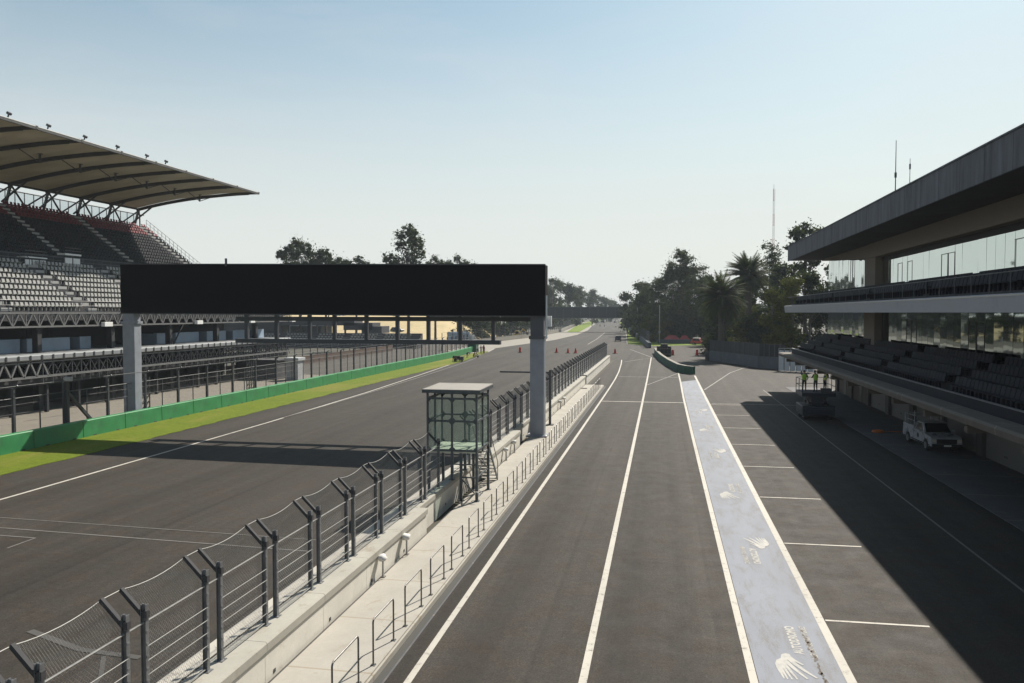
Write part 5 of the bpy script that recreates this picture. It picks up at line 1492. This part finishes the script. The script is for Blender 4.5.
def person(pose, J, top, legs, label, loc, rz, vest=None, hat=None, group=None):
    key = (pose, top, legs)
    if key not in PM: PM[key] = person_mesh('body', J, M[top], M[legs])
    t = thing('person', label, 'person', loc, rz, group)
    b = bpy.data.objects.new('body', PM[key]); COL.objects.link(b); b.parent = t; KIDS.setdefault(t.name, []).append(b)
    hd = Vector(J['head']); up = (hd-Vector(J['neck'])).normalized()
    m = MB(); n = 12; R = up.to_track_quat('Z', 'Y').to_matrix()
    prof = [(.112,.015),(.115,.06),(.10,.12),(.06,.165),(.01,.18)] if hat else [(.104,.03),(.108,.07),(.092,.125),(.05,.155),(.01,.165)]
    vs = []
    for r, z in prof:
        for i in range(n): vs.append(hd+R @ Vector((r*cos(2*pi*i/n), r*1.08*sin(2*pi*i/n)+.012, z)))
    m.add(vs, [(k*n+i, k*n+(i+1) % n, (k+1)*n+(i+1) % n, (k+1)*n+i) for k in range(len(prof)-1) for i in range(n)])
    m.v = [(a+loc[0], b_+loc[1], c+loc[2]) for a, b_, c in m.v]; m.build('helmet' if hat else 'hair', M[hat or 'hair'], t, smooth=True)
    if vest:
        m = MB(); c = Vector(J['chest']); w = Vector(J['waist']); pl = Vector(J['pelvis']); n = 14; vs = []
        rings = [(pl+Vector((0,0,.02)), .185, .145), (w, .182, .145), (c+Vector((0,0,-.1)), .205, .165), (c+Vector((0,0,.04)), .215, .168), (c+Vector((0,0,.13)), .13, .11)]
        for (p, a, b_) in rings:
            for i in range(n): vs.append(p+Vector((a*cos(2*pi*i/n), b_*sin(2*pi*i/n), 0)))
        m.add(vs, [(k*n+i, k*n+(i+1) % n, (k+1)*n+(i+1) % n, (k+1)*n+i) for k in range(len(rings)-1) for i in range(n)])
        m.v = [(a+loc[0], b_+loc[1], c_+loc[2]) for a, b_, c_ in m.v]; m.build('vest', M[vest], t, smooth=True)
    return t
lx, ly, lz = LIFT
person('up', standing('up'), 'navy', 'blackcloth', 'worker in green safety vest and dark trousers on the lift, leftmost', (lx-.95, ly-.3, lz), radians(170), 'hivis', 'navy')
person('fwd', standing('fwd', .05), 'navy', 'blackcloth', 'worker in green safety vest standing in the middle of the lift', (lx-.05, ly-.4, lz), radians(200), 'hivis', 'navy')
person('lean', standing('fwd', .16), 'navy', 'navy', 'worker in pale yellow vest leaning at the right of the lift', (lx+.75, ly-.1, lz), radians(120), 'hivisy', 'navy')
x, y = G(456, 362); person('crouch', crouching(), 'blackcloth', 'blackcloth', 'worker in black crouching in front at the edge of the grass verge', (x, y-.3, 0), 1.2)
person('bend', bending(), 'blackcloth', 'navy', 'worker in black bending over beside the crouching one in black', (x+.55, y+.3, 0), -.6)
person('bend', bending(), 'blackcloth', 'navy', 'worker in black bending at the left of the dark group', (x-.55, y+.5, 0), .9)
t = thing('tool_trolley', 'low dark tool trolley between the workers in black on the verge', 'trolley', (x+.25, y+1.2, 0)); m = MB(); m.box(x-.6, x+1.1, y+.9, y+1.6, .25, .95); m.build('tray', M['shed'], t, bevel=.03)
m = MB(); m.bar((x+1.1, y+1.25, .9), (x+1.45, y+1.25, 1.2), .05); m.build('handle', M['steel_dark'], t)
for sx in (-.4, .9):
    m = MB(); m.tube((x+sx, y+.86, .16), (x+sx, y+.94, .16), .16, 10); m.build('wheel', M['rubber'], t)
x, y = G(470, 358); person('bend', bending(), 'blackcloth', 'navy', 'worker in black bending farther along the grass verge', (x-.5, y, .03), .8)
person('crouch', crouching(), 'redshirt', 'blackcloth', 'worker in dark red crouching farther along the grass verge', (x+.8, y-.2, .03), .8)
person('crouch2', crouching(), 'whitecloth', 'navy', 'worker in white crouching by the track line at the grass edge', (x+1.7, y, 0), -1.0)
x, y = G(477.5, 353.4); person('st', standing('down'), 'whitecloth', 'navy', 'worker in white top standing at the end of the green barrier', (x, y, 0), .4)
person('st2', standing('fwd'), 'redshirt', 'blackcloth', 'worker in maroon shirt and black trousers near the green barrier end', (x+.85, y-.2, 0), -.5)
person('st3', standing('down'), 'redshirt', 'redshirt', 'worker all in maroon standing nearest the track line', (x+1.45, y+.1, 0), .9)
person('st4', standing('down'), 'blackcloth', 'blackcloth', 'worker all in black standing behind the maroon pair', (x+1.15, y+.9, 0), .2)
t = thing('machine_cover', 'dark green covered machine at the end of the green barrier', 'machine', (-42.0, 178, 0))
m = MB(); m.prism_x([(176.6,0),(176.5,1.9),(177.1,2.5),(178.7,2.5),(179.3,1.8),(179.2,0)][::-1], -43.4, -41.5); m.build('cover', M['dkgreen'], t, bevel=.08, fix=True)
m = MB(); m.box(-43.5,-41.4,176.3,179.4,-.0,.25); m.build('skid', M['rubber'], t)
for i, (px, py, d, lab) in enumerate([(592,327,1,'tiny dark figure walking on the far straight, leftmost'),(597,325.2,2,'tiny dark figure on the far straight beyond the others'),(600,327,1,'tiny dark figure walking mid track on the far straight'),(604.5,326.8,2,'tiny dark figure on the far straight nearest the right verge')]):
    x, y = G(px, py); y = min(y, 560); x = G(px, py)[0]*y/G(px, py)[1]
    person('walk' if d == 1 else 'st', walking() if d == 1 else standing('down'), 'blackcloth' if d == 1 else 'whitecloth', 'navy' if d == 2 else 'blackcloth', lab, (x, y, .0), i*1.3)

# =================================================================== TREES
def leaf_mb(mb, c, size, rnd, m=0):
    a = Vector((rnd.gauss(0,1), rnd.gauss(0,1), rnd.gauss(0,.7))).normalized(); b = a.cross(Vector((rnd.gauss(0,1), rnd.gauss(0,1), rnd.gauss(0,1)))).normalized()
    l = size*rnd.uniform(.6, 1.3); w = l*rnd.uniform(.35, .6); c = Vector(c)
    mb.add([c-a*l*.5, c+b*w*.5, c+a*l*.5, c-b*w*.5], [(0,1,2,3)], m)
def tree(name, lab, x, y, H, W, leaf, seed, dens=1.0, base=.25, lobes=9, lsize=.55, group=None, tops=None, z0=0):
    """trunk with limbs, crown of leaf clumps at the ends of limbs; tops = relative lobes (dx,dz,r)"""
    rnd = random.Random(seed); t = thing(name, lab, 'tree', (x, y, z0), 0, group)
    L_ = []
    if tops:
        for (dx, dz, r) in tops: L_.append((Vector((x+dx*W, y+rnd.uniform(-.4,.4)*W, z0+dz*H)), r*W))
    else:
        for i in range(lobes):
            u = rnd.random(); z = base+(1-base)*(u**.85); rr = W*(.55+.45*sin(pi*min(1, (z-base)/(1-base)*.9+.08)))*(1.0-.45*max(0, (z-.72)/.28))
            a = rnd.uniform(0, 2*pi); q = rr*rnd.uniform(.15, .8)
            r = W*rnd.uniform(.26, .46)
            L_.append((Vector((x+q*cos(a), y+q*sin(a), z0+min(z*H, H-r*.8))), r))
        L_.append((Vector((x+rnd.uniform(-.1,.1)*W, y, z0+H-W*.28)), W*.30))
    tr = MB(); r0 = max(.16, H*.016); pts = []; k = 6
    topz = H*.8
    for i in range(k+1):
        u = i/k; pts.append((x+sin(u*3+seed)*.25*u*W*.2, y+cos(u*2.3+seed)*.1*W*u, z0-.1+u*topz))
    for i in range(k): tr.tube(pts[i], pts[i+1], r0*(1-.75*i/k), 7, r2=r0*(1-.75*(i+1)/k), caps=False)
    for (c, r) in L_:
        i = min(k-1, max(1, int((c.z-z0-r*.9)/topz*k*.75))); p = Vector(pts[i]); mid = p.lerp(c, .55)+Vector((0,0,-.04*H*rnd.random()))
        rb = r0*(1-.75*i/k)*.55; tr.tube(p, mid, rb, 5, r2=rb*.7, caps=False); tr.tube(mid, c, rb*.7, 5, r2=rb*.25, caps=False)
        for q in range(4):
            d = Vector((rnd.gauss(0,1), rnd.gauss(0,1), rnd.gauss(0,1)+.3)).normalized(); tr.tube(mid.lerp(c, .6), c+d*r*.85, rb*.35, 4, r2=rb*.1, caps=False)
    tr.build('trunk', M['bark'], t)
    cr = MB()
    for (c, r) in L_:
        ncl = max(8, int(14*dens)); 
        for q in range(ncl):
            d = Vector((rnd.gauss(0,1), rnd.gauss(0,1), rnd.gauss(0,1))).normalized(); rad = r*(rnd.random()**.45)
            cc = c+Vector((d.x*rad, d.y*rad, d.z*rad*.85)); cr_ = r*rnd.uniform(.16, .34)
            for s_ in range(int(34*dens)):
                e = Vector((rnd.gauss(0,.55), rnd.gauss(0,.55), rnd.gauss(0,.42)))*cr_; leaf_mb(cr, cc+e, lsize, rnd)
        for s_ in range(int(150*dens)):
            e = Vector((rnd.gauss(0,.5), rnd.gauss(0,.5), rnd.gauss(0,.45)))*r; leaf_mb(cr, c+e, lsize, rnd)
    cr.build('crown', M[leaf], t)
    return t
def palm(lab, x, y, H, R, seed):
    rnd = random.Random(seed); t = thing('palm_tree', lab, 'palm', (x, y, 0))
    m = MB(); k = 14; rt = .55
    for i in range(k):
        z0, z1 = i*(H-R*.55)/k, (i+1)*(H-R*.55)/k; r = rt*(1.15 if i == 0 else 1.0)*(1+.25*(i > k-3)); m.tube((x,y,z0),(x,y,z1),r,10,r2=r*1.08,caps=False)
    m.lathe([(rt,0),(rt*1.7,.5),(rt*1.5,1.2),(.2,1.6)], 10, (x,y,H-R*.55-.6)); m.build('trunk', M['palmbark'], t)
    top = Vector((x, y, H-R*.5)); cr = MB()
    for i in range(130):
        a = rnd.uniform(0, 2*pi); el = radians(rnd.uniform(-50, 80)); ln = R*rnd.uniform(.85, 1.12); d = Vector((cos(a), sin(a), 0)); p = top.copy(); n = 9; pts = [p.copy()]
        dirv = Vector((d.x*cos(el), d.y*cos(el), sin(el)))
        for s_ in range(n):
            p = p+dirv*(ln/n); dirv = (dirv+Vector((0,0,-.105-.03*(el > .6)))).normalized(); pts.append(p.copy())
        for s_ in range(n): cr.tube(pts[s_], pts[s_+1], .06*(1-s_/n)+.015, 3, caps=False)
        sd = d.cross(Vector((0,0,1))).normalized()
        for s_ in range(1, n+1):
            for q in range(3):
                b = pts[s_-1].lerp(pts[s_], q/3); fw = (pts[s_]-pts[s_-1]).normalized(); l = R*.19*sin(pi*min(.97, .12+.85*s_/n))+.15
                for sg in (-1, 1):
                    tip = b+(sd*sg*.85+fw*.65+Vector((0,0,-.32))).normalized()*l*rnd.uniform(.8,1.2); cr.add([b-fw*.09, b+fw*.09, tip], [(0,1,2)])
    cr.build('crown', M['palmleaf'], t); return t
palm('near palm with wide shaggy crown left of the taller palm', 11.1, 155, 14.6, 5.5, 1)
palm('taller palm with upright crown beside the pit building trees', 17.5, 170, 19.2, 5.6, 2)
GR = 'trees right of the pit exit'; GL = 'trees beyond the grandstand'; GF = 'hazy trees along the far straight'
T_ = tree
T_('tall_tree', 'tallest leafy grey-green tree beyond the pit exit', 5.6, 250, 28.6, 8.6, 'leafeu', 11, 1.7, .12, group=GR, tops=[(0,.92,.28),(.22,.84,.36),(-.3,.80,.30),(-.1,.74,.4),(.5,.74,.36),(-.62,.64,.36),(.1,.64,.48),(.72,.58,.38),(-.35,.54,.46),(.35,.50,.5),(-.75,.44,.42),(.85,.40,.42),(0,.38,.55),(-.45,.34,.46),(.5,.26,.5),(-.75,.24,.44),(.0,.18,.5),(.85,.16,.42),(-.4,.1,.5),(.3,.08,.5)])
T_('leafy_tree', 'dense dark tree just left of the tallest grey-green tree', -1.2, 262, 19.5, 6.5, 'leafdk', 12, 1.1, .06, 13, group=GR)
T_('leafy_tree', 'round dark tree behind the street lamp', -8.0, 312, 21.2, 7.5, 'leafdk', 13, 1.0, .06, 13, .7, group=GR)
T_('leafy_tree', 'small hazy tree at the right edge of the far straight', -14.5, 345, 17.6, 6.5, 'leafdk', 14, 1.0, .05, 12, .7, group=GR)
T_('leafy_tree', 'low dark tree by the fence right of the far track', -12.5, 400, 15.5, 8, 'leafdk', 15, 1.0, .05, 12, .8, group=GR)
T_('thin_tree', 'thin pale tree with open crown between the tallest tree and the palms', 12.4, 252, 24.0, 5.2, 'leafeu', 16, .55, .35, 9, .5, group=GR)
T_('leafy_tree', 'broad dark tree behind the near palm', 14.5, 224, 16.0, 6.0, 'leafdk', 17, 1.2, .05, 14, group=GR)
T_('leafy_tree', 'dark tree filling the gap between the two palms', 17.0, 196, 14.5, 5.5, 'leafdk', 18, 1.2, .05, 14, group=GR)
T_('thin_tree', 'tall airy grey-green tree below the radio mast', 25.6, 202, 26.5, 5.6, 'leafeu', 19, .8, .25, 12, .5, group=GR)
T_('leafy_tree', 'olive green tree against the end of the pit building', 23.3, 152, 15.6, 4.6, 'leafol', 20, 1.3, .12, 13, .42, group=GR)
T_('leafy_tree', 'lower olive green tree left of the pit building end', 19.6, 150, 13.2, 3.6, 'leafol', 21, 1.2, .12, 11, .42, group=GR)
T_('round_tree', 'dark rounded tree poking above the pit building roof edge', 29.0, 172, 28.8, 4.6, 'leafdk', 22, 1.3, .30, group=GR, tops=[(0,.90,.45),(.5,.86,.36),(-.45,.86,.36),(.55,.80,.4),(-.5,.78,.4),(0,.78,.5),(.3,.68,.42),(-.3,.62,.45),(.2,.5,.5)])
for i, (x, y, h, w, lf, lab) in enumerate([(12.0,176,9.5,5.0,'leafdk','low dark tree under the near palm'),(18.5,160,9.0,4.5,'leafdk','low dark tree behind the dark screen'),(22.5,165,14,5.0,'leafdk','dark tree between the taller palm and the olive trees'),(27.5,158,17,5.2,'leafdk','dark tree hidden under the pit building roof end'),(3.0,250,11,5.5,'leafdk','low dark tree below the tallest tree'),(26,185,20,5.5,'leafdk','dark mid height tree behind the olive trees'),(-5,285,12,6,'leafdk','low dark tree beside the right fence of the far track'),(33,165,19,5,'leafdk','dark tree behind the pit building balcony end')]):
    T_('leafy_tree', lab, x, y, h, w, lf, 40+i, 1.1, .04, 12, .5, group=GR)
for i, (x, y, h, w, lf, lab) in enumerate([(6.5,270,24,7.5,'leafdk','dense dark tree standing behind the tallest grey-green tree'),(14.5,266,21,6.5,'leafdk','dense dark tree behind the thin pale tree'),(-4,275,17,6,'leafdk','dark tree between the tallest tree and the street lamp'),(22,205,19,5.5,'leafdk','dense dark tree behind the taller palm')]):
    T_('leafy_tree', lab, x, y, h, w, lf, 150+i, 1.4, .02, 18, .7, group=GR)
for i, (x, y, h, w) in enumerate([(0,247,7,5),(6,247,8,5),(12,245,8,5),(18,242,9,6),(24,225,10,6),(13,185,9,5),(19,182,10,5),(25,178,11,5),(31,172,12,5),(-4,262,8,5),(-8,300,8,5),(-11,345,9,6),(16,165,6.5,4.5),(22,160,7.5,4.5),(16,206,10,4.5),(19.5,216,12,5.5),(21,214,15,6),(29,190,16,6)]):
    T_('bush', 'dense dark bush in the undergrowth below the trees, %s from the pit exit wall' % ordw(i+1), x, y, h, w, 'leafdk' if i % 3 else 'leafol', 200+i, 1.2, -.05, 12, .6, group='undergrowth right of the pit exit')
LT = [(-95.4,200,28.6,7.6,'leafdk',1.5,'grey-green tree with a rounded top left above the gantry screen'),(-89.5,203,25.0,7.5,'leafdk',1.3,'lower spreading tree beside the left rounded one above the screen'),(-92.4,232,26.4,5.5,'leafdk',1.3,'small bushy treetop just above the middle of the gantry screen'),(-80.5,235,25.2,5.6,'leafdk',.9,'low treetop left of the tall tree above the screen'),(-67.2,232,26.3,5.6,'leafdk',.9,'low treetop just right of the tall tree above the screen'),(-61.2,236,26.6,5.6,'leafdk',.9,'low rounded treetop right above the gantry screen')]
for i, (x, y, h, w, lf, d, lab) in enumerate(LT): T_('leafy_tree', lab, x, y, h, w, lf, 60+i, d, .3, 11, .5, group=GL, tops=[(0,.955,.26),(-.42,.90,.24),(.38,.90,.28),(-.8,.86,.22),(.85,.86,.26),(0,.86,.38),(.5,.80,.42),(-.5,.80,.38),(.1,.72,.5),(-.7,.66,.4),(.7,.62,.42),(0,.52,.5)])
T_('tall_tree', 'tall clumped tree standing highest above the gantry screen', -62.0, 190, 31.2, 6.6, 'leafeu', 70, 1.1, .3, group=GL, tops=[(-.05,.95,.26),(.28,.90,.24),(-.3,.90,.22),(.45,.83,.28),(.05,.84,.30),(-.22,.82,.24),(.35,.75,.30),(.0,.74,.34),(-.5,.70,.28),(-.75,.72,.24),(-.6,.64,.3),(.3,.66,.34),(-.1,.6,.4),(.4,.52,.35),(-.35,.5,.4)])
FT = [(-60,440,29,9),(-55,470,27,9),(-63,500,28,10),(-57,540,26.5,10),(-60,585,27,10),(-52.5,615,27.5,9),(-56,660,25,10),(-50,700,23,9),(-48,760,21,9),(-46.5,820,18,9),(-68,470,26,10)]
for i, (x, y, h, w) in enumerate(FT): T_('leafy_tree', 'hazy dark tree along the left of the far straight, %s in the row' % ordw(i+1), x, y, h, w, 'leafdk', 80+i, .9, .03, 12, 1.0, group=GF)
for i in range(12):
    u = i/11; T_('verge_tree', 'low dark tree behind the left fence of the far track, %s from the lorry' % ordw(i+1), -60+u*4+3*(i % 2), 238+u*120, 9.5+2.5*((i*7) % 3)/2, 5.0, 'leafdk', 100+i, .9, .03, 9, .6, group='low trees behind the far track wall')
# far wood : reads as one mass
wd = MB(); rnd = random.Random(77)
for i in range(150):
    x = -420+i*3.4+rnd.uniform(-2, 2) if i < 105 else 20+(i-105)*8; y = 560+rnd.uniform(-40, 60) if i < 105 else 420+rnd.uniform(-30, 60)
    if -66 < x < 15 and i < 105: continue
    h = rnd.uniform(15, 24); w = rnd.uniform(5, 8)
    for q in range(10):
        c = Vector((x+rnd.gauss(0,.5)*w, y+rnd.gauss(0,.5)*w, h*rnd.uniform(.08, .88))); r = w*rnd.uniform(.3, .5)
        for s_ in range(26): leaf_mb(wd, c+Vector((rnd.gauss(0,.5), rnd.gauss(0,.5), rnd.gauss(0,.45)))*r, 2.0, rnd)
wdo = struct('distant_wood', wd, M['leafdk'], kind='stuff'); tag(wdo, 'distant belt of dark woodland on the skyline behind the circuit', 'woodland')
# =================================================================== AIR, SKY, SUN, CAMERA
HAZE = 0.00018
if HAZE:
    hz = MB(); hz.box(-1500, 1500, -200, 1500, -1.1, 62)
    m_, nt, out = newmat('haze_air'); vol = N(nt, 'ShaderNodeVolumePrincipled'); vol.inputs['Density'].default_value = HAZE
    vol.inputs['Color'].default_value = (.80, .90, 1.0, 1); vol.inputs['Anisotropy'].default_value = 0; L(nt, vol.outputs[0], out.inputs['Volume'])
    h = struct('haze', hz, m_, kind='stuff')
SUN_EL, SUN_AZ = radians(43.5), radians(22.5)      # azimuth clockwise from +y
w = bpy.data.worlds.new('World'); S.world = w; w.use_nodes = True; nt = w.node_tree; nt.nodes.clear()
out = nt.nodes.new('ShaderNodeOutputWorld'); bg = nt.nodes.new('ShaderNodeBackground'); sky = nt.nodes.new('ShaderNodeTexSky')
sky.sky_type = 'NISHITA'; sky.sun_disc = False; sky.sun_elevation = SUN_EL; sky.sun_rotation = SUN_AZ
sky.altitude = 2450; sky.air_density = 1.6; sky.dust_density = 6.2; sky.ozone_density = .2
bg.inputs['Strength'].default_value = .063
gz = nt.nodes.new('ShaderNodeTexCoord'); sz = nt.nodes.new('ShaderNodeSeparateXYZ'); mr = nt.nodes.new('ShaderNodeMapRange')
mr.interpolation_type = 'SMOOTHSTEP'; mr.inputs[1].default_value = -.02; mr.inputs[2].default_value = .45; mr.inputs[3].default_value = .96; mr.inputs[4].default_value = 0
L(nt, gz.outputs['Generated'], sz.inputs[0]); L(nt, sz.outputs[2], mr.inputs[0])
thin = noise(nt, mapping(nt, gz.outputs['Generated'], (2.2, 2.2, 9)), 1.3, 7, .6, .5)      # faint high cloud veils
veil = maprange(nt, thin, .40, .8, 0, .32)
hue = mixc(nt, 1.0, sky.outputs[0], (.93, 1.04, .97), 'MULTIPLY')
milky = mixc(nt, mr.outputs[0], hue, (7.65, 7.78, 7.62))
milky = mixc(nt, veil, milky, (7.4, 7.5, 7.5))
L(nt, milky, bg.inputs['Color']); L(nt, bg.outputs[0], out.inputs['Surface'])
sl = bpy.data.lights.new('sun', 'SUN'); sl.energy = 5.0; sl.angle = radians(.53); sl.color = (1, .93, .83)
so = bpy.data.objects.new('sun', sl); COL.objects.link(so)
d = Vector((sin(SUN_AZ)*cos(SUN_EL), cos(SUN_AZ)*cos(SUN_EL), sin(SUN_EL))); so.rotation_euler = d.to_track_quat('Z', 'Y').to_euler(); so.location = (0, 0, 100)
cam = bpy.data.cameras.new('camera'); co = bpy.data.objects.new('camera', cam); COL.objects.link(co); S.camera = co
co.location = (0, 0, CAMH); co.rotation_euler = (pi/2-PITCH, 0, YAW); cam.sensor_width = 36; cam.lens = FPX/1024*36; cam.clip_start = .1; cam.clip_end = 12000
S.view_settings.view_transform = 'Standard'; S.view_settings.look = 'None'; S.view_settings.gamma = 1; S.view_settings.exposure = .72; S.view_settings.use_curve_mapping = False
S.cycles.max_bounces = 8; S.cycles.transparent_max_bounces = 24; S.cycles.volume_bounces = 1
